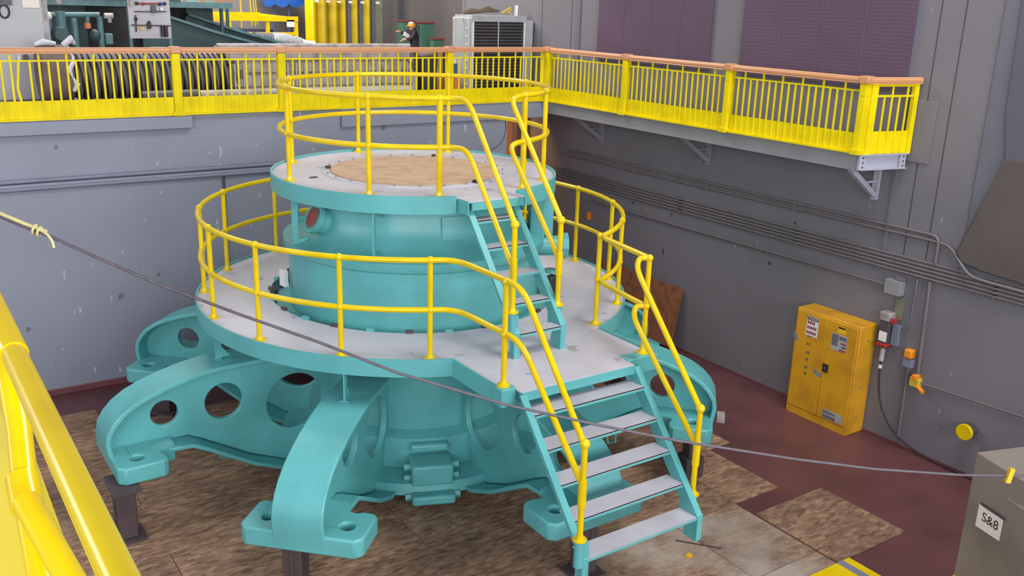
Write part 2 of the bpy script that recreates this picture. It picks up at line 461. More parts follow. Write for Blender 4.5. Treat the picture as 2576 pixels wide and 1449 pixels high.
# joints between the wall plates of the right wall
jm = MB()
for y, z in ((8.18, ZU), (5.26, ZU), (4.30, ZU), (-3.27, 2.7), (-3.6, 2.7)):
    jm.span((XR - 0.004, y - 0.007, z), (XR, y + 0.007, 9))
struct('trim_3', jm, M['darkgrey'])
struct('trim_4', MB().span((XR - 0.03, -3.00, 2.7), (XR, -2.955, 9)).span((XR - .03, 4.02, ZU), (XR, 4.12, 9)), M['pilaster'])
struct('trim_5', MB().span((XR - 0.03, -5.4, 2.6), (XR, -4.09, 9)), M['pilaster'], bevel=0.01)
struct('trim_6', MB().span((XR - 0.02, -3.42, 3.95), (XR, -3.02, 4.75)), M['wall_grey'], bevel=0.005)
# sloping concrete haunch at the right edge of the picture
hp_ = [at_x(px, py, XR) for px, py in ((2536, 398), (2414, 633), (2424, 652), (2446, 668), (2480, 682), (2576, 712))] + [Vector((XR, -9, 2.3)), Vector((XR, -9, 4.3))]
struct('trim_7', MB().prism([[(p.y, p.z) for p in hp_]], lambda a, b, t: Vector((t, a, b)), XR - 0.10, XR), M['buttress'], bevel=0.02)
hp_ = [at_x(px, py, XR) for px, py in ((2590, -60), (2538, 277), (2536, 400))] + [Vector((XR, -9, 4.3)), Vector((XR, -9, 7.0))]
struct('trim_8', MB().prism([[(p.y, p.z) for p in hp_]], lambda a, b, t: Vector((t, a, b)), XR - 0.08, XR), M['wall_dark'], bevel=0.01)
# purple acoustic panels
for (y0, y1), lab in zip(((0.62, 3.45), (-2.95, -0.04)), ('purple perforated acoustic panel, the farther one on the right wall', 'purple perforated acoustic panel beside the walkway end, nearest the front')):
    t = thing('acoustic_panel', lab, 'wall panel', (XR, (y0 + y1) / 2, 4.86), 'purple acoustic panels on the right wall')
    MB().span((XR - 0.05, y0, 4.86), (XR - .002, y1, 9)).build('perforated_sheet', M['purple'], t)
    sm = MB()
    n = 4
    for i in range(1, n):
        y = y0 + (y1 - y0) * i / n
        sm.span((XR - 0.056, y - 0.012, 4.86), (XR - 0.05, y + 0.012, 9))
    sm.build('seam_strip', M['purple_seam'], t)

# ================================================================== WALKWAY on the right wall
t = thing('walkway', 'grey steel walkway bracketed off the right wall behind the yellow fence', 'walkway', (5.3, 0.5, 3.86))
MB().span((4.93, -2.93, 3.98), (XR - .005, YB - .01, 4.06)).build('deck_slab', M['beam'], t)
MB().span((4.90, -2.92, 3.86), (4.93, YB - .01, 4.06)).span((4.88, -2.92, 3.852), (5.02, YB - .01, 3.868)).span((4.88, -2.92, 4.045), (4.93, YB - .01, 4.06)).build('edge_beam', M['beam'], t)
e = MB(); A0 = Vector((4.90, -2.94, 3.96)); A1 = Vector((5.66, -3.10, 3.96))
e.bar(A0, A1, 0.03, 0.19); e.bar(A0 + Vector((0, -.02, -.095)), A1 + Vector((0, -.02, -.095)), 0.09, 0.014); e.bar(A0 + Vector((0, -.02, .095)), A1 + Vector((0, -.02, .095)), 0.09, 0.014)
e.build('end_beam', M['beam_pale'], t)
for k in (0.06, 0.93):
    P = A0.lerp(A1, k) + Vector((-.02, -.03, 0))
    c = MB(); c.box(P, (0.10, 0.03, 0.2), rz=-0.21)
    cp = c.build('cleat_plate', M['beam_pale'], t)
    b = MB()
    for dz in (-0.06, 0.0, 0.06): b.cyl(P + Vector((0, -.012, dz)), P + Vector((0, -.026, dz)), 0.011, 8)
    b.build('bolt', M['darkgrey'], cp)
for y in (-2.72, 0.45, 3.2):
    k = MB()
    k.bar((5.08, y, 3.82), (XR - .06, y, 3.42), 0.07, 0.07)
    k.bar((XR - .03, y, 3.36), (XR - .03, y, 3.84), 0.09, 0.05, up=(1, 0, 0))
    k.bar((5.45, y, 3.62), (XR - .05, y, 3.62), 0.05, 0.03)
    k.build('knee_bracket', M['beam_pale'] if y < 0 else M['beam'], t)

# ================================================================== YELLOW FENCES with wooden handrail
def handrail_profile(mb, a, b):
    a = Vector(a); b = Vector(b); d = (b - a).normalized(); s = d.cross(Vector((0, 0, 1))).normalized()
    prof = [(-.055, -.015), (-.05, .015), (-.03, .035), (.03, .035), (.05, .015), (.055, -.015), (.045, -.035), (.05, -.045), (-.05, -.045), (-.045, -.035)]
    vs = []
    for p in (a, b):
        for x, z in prof: vs.append(p + s * x + Vector((0, 0, z)))
    n = len(prof); fs = [tuple(range(n)), tuple(range(n, 2 * n))[::-1]]
    for i in range(n): fs.append((i, (i + 1) % n, n + (i + 1) % n, n + i))
    mb.add(vs, fs)
def fence(name, label, posts, spacing, bent=None, solid_end=None, z0=ZU):
    """posts: list of xy points along one run, rail height 0.97"""
    base = Vector((posts[0][0], posts[0][1], z0))
    t = thing(name, label, 'railing', base)
    P = [Vector((p[0], p[1], z0)) for p in posts]
    hr = MB()
    for a, b in zip(P[:-1], P[1:]): handrail_profile(hr, a + Vector((0, 0, .945)), b + Vector((0, 0, .945)))
    h = hr.build('handrail', M['rail_wood'], t)
    h['label'] = 'varnished brown wooden handrail'
    for i, p in enumerate(P[1:-1] if name == 'guard_fence' else P):
        MB().box(p + Vector((0, 0, .945)), (0.15, 0.15, 0.10)).build('post_cap', M['rail_wood'], t, bevel=0.015)
    for i, (a, b) in enumerate(zip(P[:-1], P[1:])):
        d = (b - a).normalized(); nrm = d.cross(Vector((0, 0, 1)))  # towards the pit
        s0 = a + d * 0.07; s1 = b - d * 0.07; L = (s1 - s0).length
        kp = MB(); kp.bar(s0 + Vector((0, 0, .145)), s1 + Vector((0, 0, .145)), 0.012, 0.25)
        kp.bar(s0 + Vector((0, 0, .022)) + nrm * .03, s1 + Vector((0, 0, .022)) + nrm * .03, 0.06, 0.025)
        kp.build('kick_plate', M['yellow_fence'], t)
        mr = MB(); mr.bar(s0 + Vector((0, 0, .805)), s1 + Vector((0, 0, .805)), 0.03, 0.022)
        mr.build('mid_rail', M['yellow_fence'], t)
        n = max(3, round(L / spacing))
        for k in range(1, n):
            q = s0 + d * (L * k / n) + nrm * .012
            long_ = (k % 3 == 2)
            b_ = MB()
            if bent is not None and i == bent[0] and k == bent[1]:
                pts = [q + Vector((0, 0, .03)), q + d * (-.06) + Vector((0, 0, .45)), q + d * (-.015) + Vector((0, 0, .80))]
                b_.bar(pts[0], pts[1], 0.030, 0.012, up=nrm); b_.bar(pts[1], pts[2], 0.030, 0.012, up=nrm)
            else:
                b_.bar(q + Vector((0, 0, .03)), q + Vector((0, 0, .905 if long_ else .80)), 0.026, 0.014, up=nrm)
            b_.build('baluster', M['yellow_fence'], t, smooth=0)
    for i, p in enumerate(P):
        if i == 0 and name == 'guard_fence': continue
        pm = MB(); pm.box(p + Vector((0, 0, .45)), (0.115, 0.10, 0.9))
        pm.box(p + Vector((0, 0, .035)), (0.17, 0.13, 0.07))
        pp = pm.build('post', M['yellow_fence'], t, bevel=0.004)
        for nx, ny, sx, sy in ((0, -1, .07, .006), (-1, 0, .006, .07)):
            q = MB(); q.box(p + Vector((nx * .0585 if nx else 0, ny * .051 if ny else 0, .40)), (sx, sy, .62)); q.box(p + Vector((nx * .0585 if nx else 0, ny * .051 if ny else 0, .81)), (sx, sy, .12))
            q.build('panel', M['yellow_fence'], pp)
    return t
fence('guard_fence', 'yellow picket guard fence with wooden handrail along the back edge of the pit', [(-6.0, 3.97), (-1.80, 3.97), (-0.20, 3.97), (2.835, 3.97), (4.874, 3.97)], 0.117, bent=(0, 18))
fence('walkway_fence', 'yellow picket fence with wooden handrail along the right wall walkway', [(4.887, 3.85), (4.887, 1.68), (4.887, -0.62), (4.887, -2.92)], 0.113)
t = thing('end_fence', 'short yellow fence panel closing the near end of the walkway', 'railing', (4.95, -2.95, ZU))
a = Vector((4.96, -2.965, ZU)); b = Vector((5.68, -3.13, ZU)); d = (b - a).normalized(); nrm = d.cross(Vector((0, 0, 1)))
hm = MB(); handrail_profile(hm, a + Vector((-.07, .016, .945)), b + Vector((0.03, -.007, .945))); o = hm.build('handrail', M['rail_wood'], t); o['label'] = 'varnished brown wooden handrail'
MB().bar(a + Vector((0, 0, .15)), b + Vector((0, 0, .15)), 0.014, 0.29).build('kick_plate', M['yellow_fence'], t)
MB().bar(a + Vector((0, 0, .88)), b + Vector((0, 0, .88)), 0.04, 0.03).build('top_rail', M['yellow_fence'], t)
MB().bar(a + Vector((0, 0, .745)), b + Vector((0, 0, .745)), 0.03, 0.025).build('mid_rail', M['yellow_fence'], t)
for k in (0, 1):
    p = (a + d * .03) if k == 0 else (b - d * .03)
    MB().bar(p + Vector((0, 0, 0)), p + Vector((0, 0, .9)), 0.10 if k == 0 else .07, 0.06, up=nrm).build('post', M['yellow_fence'], t)
L = (b - a).length
for k in range(1, 5):
    q = a + d * (0.08 + (L - .12) * k / 5) + nrm * .012
    MB().bar(q + Vector((0, 0, .02)), q + Vector((0, 0, .88 if k in (2, 3) and k % 2 == 0 or k == 4 else .745)), 0.024, 0.014, up=nrm).build('baluster', M['yellow_fence'], t, smooth=0)

# ================================================================== THE MACHINE: eight-armed bracket with drum
ZL = 2.22; ZT = 3.737
mach = thing('bearing_bracket', 'big teal eight-armed machine bracket with a round drum, standing in the pit', 'machine part', (0, 0, 0.6))
hub = MB().lathe([(1.0, 1.70), (1.28, 1.70), (1.27, 0.76), (1.42, 0.70), (1.43, 0.60), (1.46, 0.34), (1.78, 0.29), (1.82, 0.16), (1.2, 0.12), (1.0, 0.12)], 96)
hub.build('hub', M['teal'], mach)
MB().lathe([(1.0, 1.66), (1.75, 1.66), (1.75, 1.71), (1.0, 1.71)], 72).build('top_ring', M['teal'], mach)
TOP = [(1.2, 1.70), (2.3, 1.70), (2.7, 1.695), (2.88, 1.672), (3.05, 1.64), (3.28, 1.585), (3.5, 1.51), (3.66, 1.44), (3.8, 1.345), (3.9, 1.24), (3.965, 1.13), (3.985, 1.03), (3.98, 0.96), (3.965, 0.87), (3.955, 0.80), (3.95, 0.72)]
BOT = [(3.40, 0.845), (3.05, 0.825), (2.90, 0.75), (2.33, 0.405), (1.9, 0.215), (1.3, 0.15)]
HW = 0.26
HB = 0.29
for i in range(8):
    ang = 45 * i
    er = pol(1, ang, 0); et = pol(1, ang + 90, 0)
    def P3(r, z, tt, er=er, et=et): return er * r + et * tt + Vector((0, 0, z))
    am = MB()
    web = [(1.2, 1.68)] + [(r - (0.02 if r > 3 else 0), z - 0.02) for r, z in TOP[1:]] + [(3.42, 0.76)] + [(3.38, 0.83)] + [(r, z + .01) for r, z in BOT[1:]]
    am.prism([web, circle2(3.29, 1.17, 0.155), circle2(2.6, 1.17, 0.225), circle2(1.72, 0.98, 0.36, 36)], P3, -0.035, 0.035)
    # reinforcing lips round the holes
    # top flange: bent plate of constant thickness
    n = len(TOP); vs = []
    for j in range(n):
        a_ = Vector(TOP[max(j - 1, 0)]); b_ = Vector(TOP[min(j + 1, n - 1)]); dd = (b_ - a_).normalized(); nn = Vector((-dd.y, dd.x)) * -0.055
        for tt, q in ((-HW, 0), (HW, 0), (HW, 1), (-HW, 1)):
            vs.append(P3(TOP[j][0] + nn.x * q, TOP[j][1] + nn.y * q, tt))
    fs = [(0, 1, 2, 3), tuple(4 * (n - 1) + q for q in (3, 2, 1, 0))]
    for j in range(n - 1):
        for q in range(4): fs.append((4 * j + q, 4 * j + (q + 1) % 4, 4 * j + 4 + (q + 1) % 4, 4 * j + 4 + q))
    am.add(vs, fs)
    n = len(BOT); vs = []
    for j in range(n):
        a_ = Vector(BOT[max(j - 1, 0)]); b_ = Vector(BOT[min(j + 1, n - 1)]); dd = (b_ - a_).normalized(); nn = Vector((-dd.y, dd.x)) * 0.05
        for tt, q in ((-HB, 0), (HB, 0), (HB, 1), (-HB, 1)):
            vs.append(P3(BOT[j][0] + nn.x * q, BOT[j][1] + nn.y * q, tt))
    fs = [(0, 1, 2, 3), tuple(4 * (n - 1) + q for q in (3, 2, 1, 0))]
    for j in range(n - 1):
        for q in range(4): fs.append((4 * j + q, 4 * j + (q + 1) % 4, 4 * j + 4 + (q + 1) % 4, 4 * j + 4 + q))
    am.add(vs, fs)
    arm = am.build('arm', M['teal'], mach, bevel=0.012, smooth=24)
    foot = [(3.95, -.56), (3.95, .56), (3.88, .63), (3.47, .63), (3.41, .58), (3.41, .47), (3.44, .40), (3.42, .33), (3.34, .29), (3.26, .28), (3.26, -.28), (3.34, -.29), (3.42, -.33), (3.44, -.40), (3.41, -.47), (3.41, -.58), (3.47, -.63), (3.88, -.63)]
    fm = MB().prism([foot, circle2(3.70, .40, .075, 20), circle2(3.70, -.40, .075, 20)], lambda r, tt, z, P3=P3: P3(r, z, tt), 0.68, 0.88)
    fm.build('foot_plate', M['teal'], arm, bevel=0.02)
# cover drum
dr = MB().lathe([(1.80, 2.06), (1.80, 2.10), (1.60, 2.10), (1.60, 2.83), (1.625, 2.84), (1.66, 2.87), (1.66, 2.96), (1.62, 2.97), (1.50, 3.0), (1.40, 3.06), (1.32, 3.17), (1.28, 3.30), (1.26, 3.56), (1.2, 3.56), (1.2, 2.06)], 128)
dr.build('drum', M['teal'], mach, smooth=50)
for i in range(44):
    p = pol(1.80, i * 360 / 44 + 2, 2.10)
    MB().cyl(p, p + Vector((0, 0, .05)), 0.025, 6).build('bolt', M['steel_brown'], mach)
# clips that hold the deck edge to the drum
for i in range(26):
    p = pol(1.845, i * 360 / 26 + 4, 2.235)
    MB().box(p, (.05, .085, .03), rz=R(i * 360 / 26 + 4)).build('deck_clip', M['steel_brown'] if i % 2 else M['teal'], mach)
# struts that carry the upper platform
for i in range(8):
    if i == 6: continue
    a_ = 45 * i; er = pol(1, a_, 0)
    s = MB(); s.bar(er * 1.62 + Vector((0, 0, 2.97)), er * 1.62 + Vector((0, 0, 3.58)), 0.022, 0.07, up=er)
    s.prism([[(1.60, 3.56), (1.27, 3.56), (1.27, 3.40)]], lambda r, z, tt, er=er, et=pol(1, a_ + 90, 0): er * r + et * tt + Vector((0, 0, z)), -.008, .008)
    s.bar(er * 1.62 + Vector((0, 0, 3.0)), er * 1.45 + Vector((0, 0, 3.02)), 0.02, 0.06)
    s.build('strut', M['teal'], mach)
# side nozzle with blind cover
ax = (pol(1, 183, 0) + Vector((0, 0, .45))).normalized(); c0 = pol(1.22, 185, 3.20)
nz = MB().cyl(c0, c0 + ax * .25, 0.155, 28).cyl(c0 + ax * .19, c0 + ax * .25, 0.185, 28).build('nozzle', M['teal'], mach)
o = MB().cyl(c0 + ax * .245, c0 + ax * .256, 0.12, 28).build('cover_disc', M['maroon'], nz); o['label'] = 'maroon cover disc'
# access door on the drum behind the small stairs
MB().lathe([(1.30, 3.05), (1.34, 3.05), (1.30, 3.42), (1.285, 3.42)], 14, -105, -84).build('access_door', M['teal'], mach)
# box and pipe on the right side
MB().box((1.42, -.78, 3.22), (.30, .34, .56), rz=R(-30)).build('terminal_box', M['teal'], mach, bevel=0.012)
MB().cyl((1.15, -.75, 2.80), (1.66, -1.03, 2.80), 0.13, 20).cyl((1.58, -.985, 2.80), (1.68, -1.04, 2.80), 0.17, 8).build('side_pipe', M['teal'], mach)
# split-joint block between two front arms
q = 248
er = pol(1, q, 0); et = pol(1, q + 90, 0)
def Q(r, tt, z): return er * r + et * tt + Vector((0, 0, z))
rm = Matrix((er, et, Vector((0, 0, 1)))).transposed()
jb = MB().box(Q(1.62, 0, .40), (.40, .50, .26), rot=rm).box(Q(1.74, 0, .14), (.42, .52, .12), rot=rm).box(Q(1.45, 0, .62), (.16, .46, .1), rot=rm)
jo = jb.build('joint_block', M['teal'], mach, bevel=0.03)
for s in (-1, 1):
    for z in (.46, .32):
        MB().cyl(Q(1.66, s * .25, z), Q(1.66, s * .33, z), .045, 6).build('nut', M['teal'], jo)
    MB().cyl(Q(1.8, s * .26, .14), Q(1.8, s * .33, .14), .05, 6).build('nut', M['teal'], jo)
# lifting eye hanging under an arm
for a_, r_ in ((180, 2.62), (-45, 2.75)):
    er = pol(1, a_, 0); z_ = 0.36 if a_ == 180 else .42
    MB().tube([er * r_ + pol(.2, a_ - 90, z_ + .12) , er * r_ + pol(.2, a_ - 90, z_ - .03), er * (r_ - .09) + pol(.2, a_ - 90, z_ - .06), er * (r_ - .13) + pol(.2, a_ - 90, z_ + .12)], .016, 8).build('lifting_hook', M['teal'], mach)

# support stands under the feet
stand0 = None
SL = {180: 'brown steel support stand under the left arm of the teal bracket', 225: 'brown steel support stand under the front left foot, at the bottom edge', 270: 'brown steel support stand under the arm behind the lower stairs',
      0: 'brown steel support stand under the right rear arm by the leaning board', 45: 'brown steel support stand under the rear arm hidden behind the drum, right', 90: 'brown steel support stand under the rear arm facing the back wall', 135: 'brown steel support stand under the left rear foot by the back wall'}
for a_ in (180, 225, 270, 0, 45, 90, 135):
    p = pol({180: 3.90}.get(a_, 3.72), a_, 0) + pol({180: .52, 225: -.14}.get(a_, 0), a_ + 90, 0)
    if stand0 is None:
        stand0 = thing('support_stand', SL[a_], 'support stand', (0, 0, 0), 'steel stands under the bracket feet')
        MB().box((0, 0, .343), (.20, .20, .61)).box((0, 0, .34), (.24, .03, .58)).build('column', M['steel_brown'], stand0, bevel=0.01)
        MB().box((0, 0, .6630), (.30, .50, .032)).build('top_plate', M['steel_brown'], stand0)
        MB().box((0, 0, .0225), (.36, .36, .03)).build('base_plate', M['steel_brown'], stand0)
        stand0.location = p; stand0.rotation_euler = (0, 0, R(a_))
    else:
        copy_thing(stand0, p, R(a_), SL[a_])
p = pol(3.73, -45, 0) + pol(-.12, 45, 0)
j = thing('screw_jack', 'dark steel jack column with a blue band under the right front foot of the bracket', 'jack', p)
MB().box(p + Vector((0, 0, .15)), (.26, .24, .28), rz=R(-12)).build('base', M['steel_brown'], j, bevel=.01)
MB().box(p + Vector((0, 0, .40)), (.17, .17, .30), rz=R(-12)).build('column', M['steel_brown'], j, bevel=.01)
o = MB().cyl(p + Vector((0, 0, .54)), p + Vector((0, 0, .58)), .075, 18).build('band', M['ink_blue'], j); o['label'] = 'blue band'
MB().cyl(p + Vector((0, 0, .58)), p + Vector((0, 0, .679)), .04, 12).build('screw', M['steel_brown'], j)

# ================================================================== LOWER PLATFORM
lp = thing('platform', 'lower round platform with pale grey deck and teal rim, with a stair landing', 'platform', (0, 0, 2.05))
MB().lathe([(1.85, ZL - .02), (2.72, ZL - .02), (2.72, ZL), (1.85, ZL)], 128).build('deck_plate', M['deck'], lp)
ro = 2.725
arc = []
for i in range(25):
    a_ = -110 + (43.0) * i / 24
    arc.append((ro * math.cos(R(a_)), ro * math.sin(R(a_))))
out = arc + [(1.03, -3.43), (.64, -3.43), (.64, -3.60), (-.80, -3.60), (-.80, -3.43), (-.93, -3.43)]
MB().prism([out], lambda x, y, z: Vector((x, y, z)), ZL - .02, ZL - .001).build('landing_plate', M['deck'], lp)
MB().lathe([(2.72, 2.05), (2.74, 2.05), (2.74, 2.245), (2.72, 2.245)], 120, -67, 250).build('rim_band', M['teal'], lp)
MB().bar((-.945, -2.55, 2.14), (-.945, -3.34, 2.14), .02, .20).build('landing_side_band', M['teal'], lp)
MB().bar((1.045, -2.53, 2.15), (1.045, -3.34, 2.15), .02, .20).build('landing_side_band', M['teal'], lp)
fb = MB(); fb.bar((-.80, -3.605, 2.165), (.64, -3.605, 2.165), .02, .09); fb.build('landing_front_band', M['teal'], lp)
for x0, x1 in ((-.965, -.79), (.65, 1.06)):
    MB().span((x0, -3.50, 2.04), (x1, -3.34, ZL + .012)).build('corner_block', M['teal'], lp, bevel=0.012)
fr = MB()
for x in (-.85, .95): fr.bar((x, -1.9, 2.13), (x, -3.4, 2.13), .06, .12)
fr.bar((-.9, -3.30, 2.13), (1.0, -3.30, 2.13), .06, .12)
for i in range(16):
    a_ = 22.5 * i
    fr.bar(pol(1.9, a_, 2.13), pol(2.72, a_, 2.13), .05, .12)
fr.build('deck_framing', M['teal'], lp)
for i in range(8):
    a_ = 45 * i; er = pol(1, a_, 0); et = pol(1, a_ + 90, 0)
    g = MB(); g.bar(er * 2.62 + Vector((0, 0, 1.69)), er * 2.62 + Vector((0, 0, 2.07)), .018, .075, up=er)
    g.bar(er * 2.60 + Vector((0, 0, 1.705)), er * 2.66 + Vector((0, 0, 1.705)), .10, .012)
    g.prism([[(2.59, 1.72), (2.59, 1.86), (2.48, 1.72)]], lambda r, z, tt, er=er, et=et: er * r + et * tt + Vector((0, 0, z)), -.006, .006)
    g.build('support_post', M['teal'], lp)

# ================================================================== UPPER PLATFORM
up = thing('platform', 'upper round platform with whitish deck and teal rim, on top of the drum', 'platform', (0, 0, 3.56))
MB().lathe([(1.062, ZT - .02), (1.76, ZT - .02), (1.76, ZT), (1.062, ZT)], 128).build('deck_plate', M['deck'], up)
MB().prism([[(-.40, -1.70), (.34, -1.70), (.34, -1.93), (-.40, -1.93)]], lambda x, y, z: Vector((x, y, z)), ZT - .02, ZT - .001).build('stair_head_plate', M['deck'], up)
MB().lathe([(1.755, 3.565), (1.78, 3.565), (1.78, 3.765), (1.755, 3.765)], 120, -78, 256).build('rim_band', M['teal'], up)
fb = MB(); fb.bar((-.36, -1.935, 3.68), (.32, -1.935, 3.68), .02, .09); fb.bar((-.405, -1.71, 3.66), (-.405, -1.94, 3.66), .015, .15); fb.bar((.345, -1.71, 3.66), (.345, -1.94, 3.66), .015, .15)
fb.build('stair_head_band', M['teal'], up)
fr = MB()
for i in range(8): fr.bar(pol(1.1, 45 * i, 3.64), pol(1.755, 45 * i, 3.64), .05, .14)
fr.lathe([(1.20, 3.56), (1.26, 3.56), (1.26, 3.71), (1.20, 3.71)], 64)
fr.build('deck_framing', M['teal'], up)
MB().lathe([(1.062, ZT), (1.155, ZT), (1.155, ZT + .012), (1.062, ZT + .012)], 96).build('border_ring', M['deck'], up)
for i in range(24):
    p = pol(1.115, 15 * i + 4, ZT + .012)
    MB().cyl(p, p + Vector((0, 0, .02)), .014, 6).build('bolt', M['beam'], up)
for a_, r_ in ((150, 1.09), (-78, 1.10), (48, 1.08)):
    p = pol(r_, a_, ZT + .025)
    MB().box(p, (.07, .045, .04), rz=R(a_)).build('clamp', M['black'], up)
p = pol(1.33, 176, ZT + .004)
g = MB()
for k in (-1, 0, 1): g.box(p + Vector((0, k * .03, 0)), (.10, .012, .006), rz=R(10))
g.build('deck_slots', M['darkgrey'], up)
dsc = MB().lathe([(0.0001, ZT - .012), (1.055, ZT - .012), (1.055, ZT + .022), (0.0001, ZT + .022)], 96).build('cover_disc', M['wooddisc'])
tag(dsc, 'round tan plywood disc covering the hole in the upper platform', 'cover')

# ================================================================== PIPE RAILINGS
RP = 0.030
def ring_pts(r, a0, a1, z, n=80):
    return [pol(r, a0 + (a1 - a0) * i / n, z) for i in range(n + 1)]
def pipe_post(t, base, top, r=RP):
    base = Vector(base); h = top - base.z
    pm = MB(); pm.cyl(base, base + Vector((0, 0, h)), r * .95, 14)
    po = pm.build('post', M['yellow'], t)
    MB().cyl(base, base + Vector((0, 0, .014)), .066, 18).cyl(base, base + Vector((0, 0, .05)), .044, 14, .034).build('base_flange', M['yellow'], po)
    return po
def fitting(t, c, r=0.042):
    MB().ball(c, r, 12).build('fitting', M['yellow'], t)
# --- lower railing
rl = thing('pipe_railing', 'yellow two-rail pipe railing round the lower platform and down its wide stairs', 'railing', (0, 0, ZL))
r0 = 2.648; H1, H2 = ZL + 1.07, ZL + .54
for k, H in enumerate((H1, H2)):
    ring = ring_pts(r0, 244.7, -65.5, H, 130)
    zb = 2.13 if k == 0 else 1.74
    left = rounded([ring[0], Vector((-.98, -2.47, H)), Vector((-.885, -2.62, H)), Vector((-.87, -3.66, H + .01)), Vector((-.85, -4.63, zb))], .20)
    if k == 0:
        left += [Vector((-.85, -4.65, zb))]
    MB().tube(left, RP, 14).build('top_rail' if k == 0 else 'mid_rail', M['yellow'], rl)
    right = ring[:-1] + rounded([ring[-1], Vector((1.12, -2.42, H)), Vector((1.06, -2.52, H)), Vector((.93, -3.40, H))], .07)
    MB().tube(right, RP, 14).build('top_rail' if k == 0 else 'mid_rail', M['yellow'], rl)
    zr = 2.03 if k == 0 else 1.62
    curl = rounded([Vector((.93, -3.40, H)), Vector((.80, -3.40, H - .01)), Vector((.79, -3.52, H - .07)), Vector((.755, -4.44, zr))], .10)
    curl = rounded([Vector((.93, -3.40, H)), Vector((.84, -3.33, H)), Vector((.80, -3.36, H - .12)), Vector((.755, -4.46, zr))], .11)
    MB().tube(curl, RP, 14).build('stair_rail', M['yellow'], rl)
for a_ in (224.5, 202, 180.3, 157, 135, 111, 90, 67.5, 45, 22.5, 0, -22, -46):
    pipe_post(rl, pol(r0, a_, ZL), H1); fitting(rl, pol(r0, a_, H1)); fitting(rl, pol(r0, a_, H2), .04)
pipe_post(rl, pol(r0, 244.7, ZL), H1); fitting(rl, pol(r0, 244.7, H1)); fitting(rl, pol(r0, 244.7, H2), .04)
pipe_post(rl, (1.10, -2.38, ZL), H1); fitting(rl, (1.10, -2.38, H1), .038); fitting(rl, (1.10, -2.38, H2), .038)
for x, y in ((-.88, -3.40), (.93, -3.40)):
    pipe_post(rl, (x, y, ZL + .012), H1); fitting(rl, (x, y, H1)); fitting(rl, (x, y, H2), .042)
for x, y, z0, z1 in ((-.85, -4.65, 1.17, 2.13), (.755, -4.47, 1.08, 2.03)):
    pipe_post(rl, (x, y, z0), z1); fitting(rl, (x, y, z1), .048)
    MB().cyl((x, y, z1 - .62), (x, y, z1 - .36), .039, 14).build('coupling', M['yellow'], rl)
# --- upper railing
ru = thing('pipe_railing', 'yellow two-rail pipe railing round the upper platform and down its narrow stairs', 'railing', (0, 0, ZT))
r1 = 1.65; H1, H2 = ZT + 1.07, ZT + .545
for k, H in enumerate((H1, H2)):
    ring = ring_pts(r1, 250.6, -69.6, H, 110)
    zb = 3.66 if k == 0 else 3.18
    left = rounded([ring[0], Vector((-.40, -1.62, H)), Vector((-.375, -1.86, H)), Vector((-.37, -2.78, zb))], .17)
    MB().tube(left, RP, 14).build('top_rail' if k == 0 else 'mid_rail', M['yellow'], ru)
    MB().tube(ring, RP, 14).build('top_rail' if k == 0 else 'mid_rail', M['yellow'], ru)
    zr = 3.61 if k == 0 else 3.17
    er = ring[-1]
    right = rounded([er, Vector((.40, -1.62, H)), Vector((.325, -1.64, H - .05)), Vector((.31, -2.66, zr))], .13)
    MB().tube(right, RP, 14).build('stair_rail', M['yellow'], ru)
for a_ in (223.6, 179, 135, 90, 45, -1.5, -48):
    pipe_post(ru, pol(r1, a_, ZT), H1); fitting(ru, pol(r1, a_, H1)); fitting(ru, pol(r1, a_, H2), .04)
for a_ in (250.6, -69.6):
    pipe_post(ru, pol(r1, a_, ZT), H1, .036); fitting(ru, pol(r1, a_, H1)); fitting(ru, pol(r1, a_, H2), .042)
for x, y, z0, z1 in ((-.37, -2.78, 2.72, 3.66), (.31, -2.66, 2.66, 3.61)):
    pipe_post(ru, (x, y, z0), z1); fitting(ru, (x, y, z1), .048)
    MB().cyl((x, y, z1 - .60), (x, y, z1 - .36), .038, 14).build('coupling', M['yellow'], ru)

# ================================================================== STAIRS
def stairs(label, xl, xr, ytop, ztop, treads, yfoot, zfoot, td, socket):
    t = thing('ship_stairs', label, 'stairs', ((xl + xr) / 2, yfoot, zfoot))
    yl, zl_ = treads[-1]; yf0, zf0 = treads[0]
    slope = Vector((0, yl - yf0, zl_ - zf0)).normalized()
    for x in (xl, xr):
        inner = 1 if x == xl else -1
        out = [(ytop, ztop), (ytop + .17, ztop), (yl + .13, zl_ - .02), (yfoot + .17, zfoot + .12), (yfoot + .17, zfoot), (yfoot - .01, zfoot), (yfoot - .01, zl_ + .02)]
        s = MB().prism([out], lambda y, z, tt: Vector((tt, y, z)), x - .006, x + .006)
        a = Vector((x + inner * -.03, ytop + .0, ztop)); b = Vector((x + inner * -.03, yfoot, zl_ + .03)); c = Vector((x + inner * -.03, yfoot, zfoot))
        s.bar(a, b, .075, .012, up=(0, -.5, -.5)); s.bar(b, c, .075, .012, up=(0, 1, 0))
        s.build('stringer', M['teal'], t)
        sx = socket[0] if x == xl else socket[1]
        px, py, pz = sx
        so = MB(); so.cyl((px, py, pz - .28), (px, py, pz), .048, 14); so.box(((px + x) / 2, py + .02, pz - .15), (abs(px - x) + .02, .07, .2)); so.build('rail_socket', M['teal'], t)
    for (y, z) in treads:
        tm = MB().box(((xl + xr) / 2, y + td / 2, z + .026), (xr - xl - .012, td, .012)); tm.box(((xl + xr) / 2, y + .006, z + .012), (xr - xl - .012, .012, .038))
        tr = tm.build('tread', M['tread'], t)
        lip = MB().box(((xl + xr) / 2, y - .003, z + .006), (xr - xl - .014, .006, .02))
        for x, s_ in ((xl, 1), (xr, -1)): lip.box((x + s_ * .025, y + td * .5, z + .005), (.03, td * .8, .03))
        lip.build('tread_angle', M['teal'], tr)
    return t
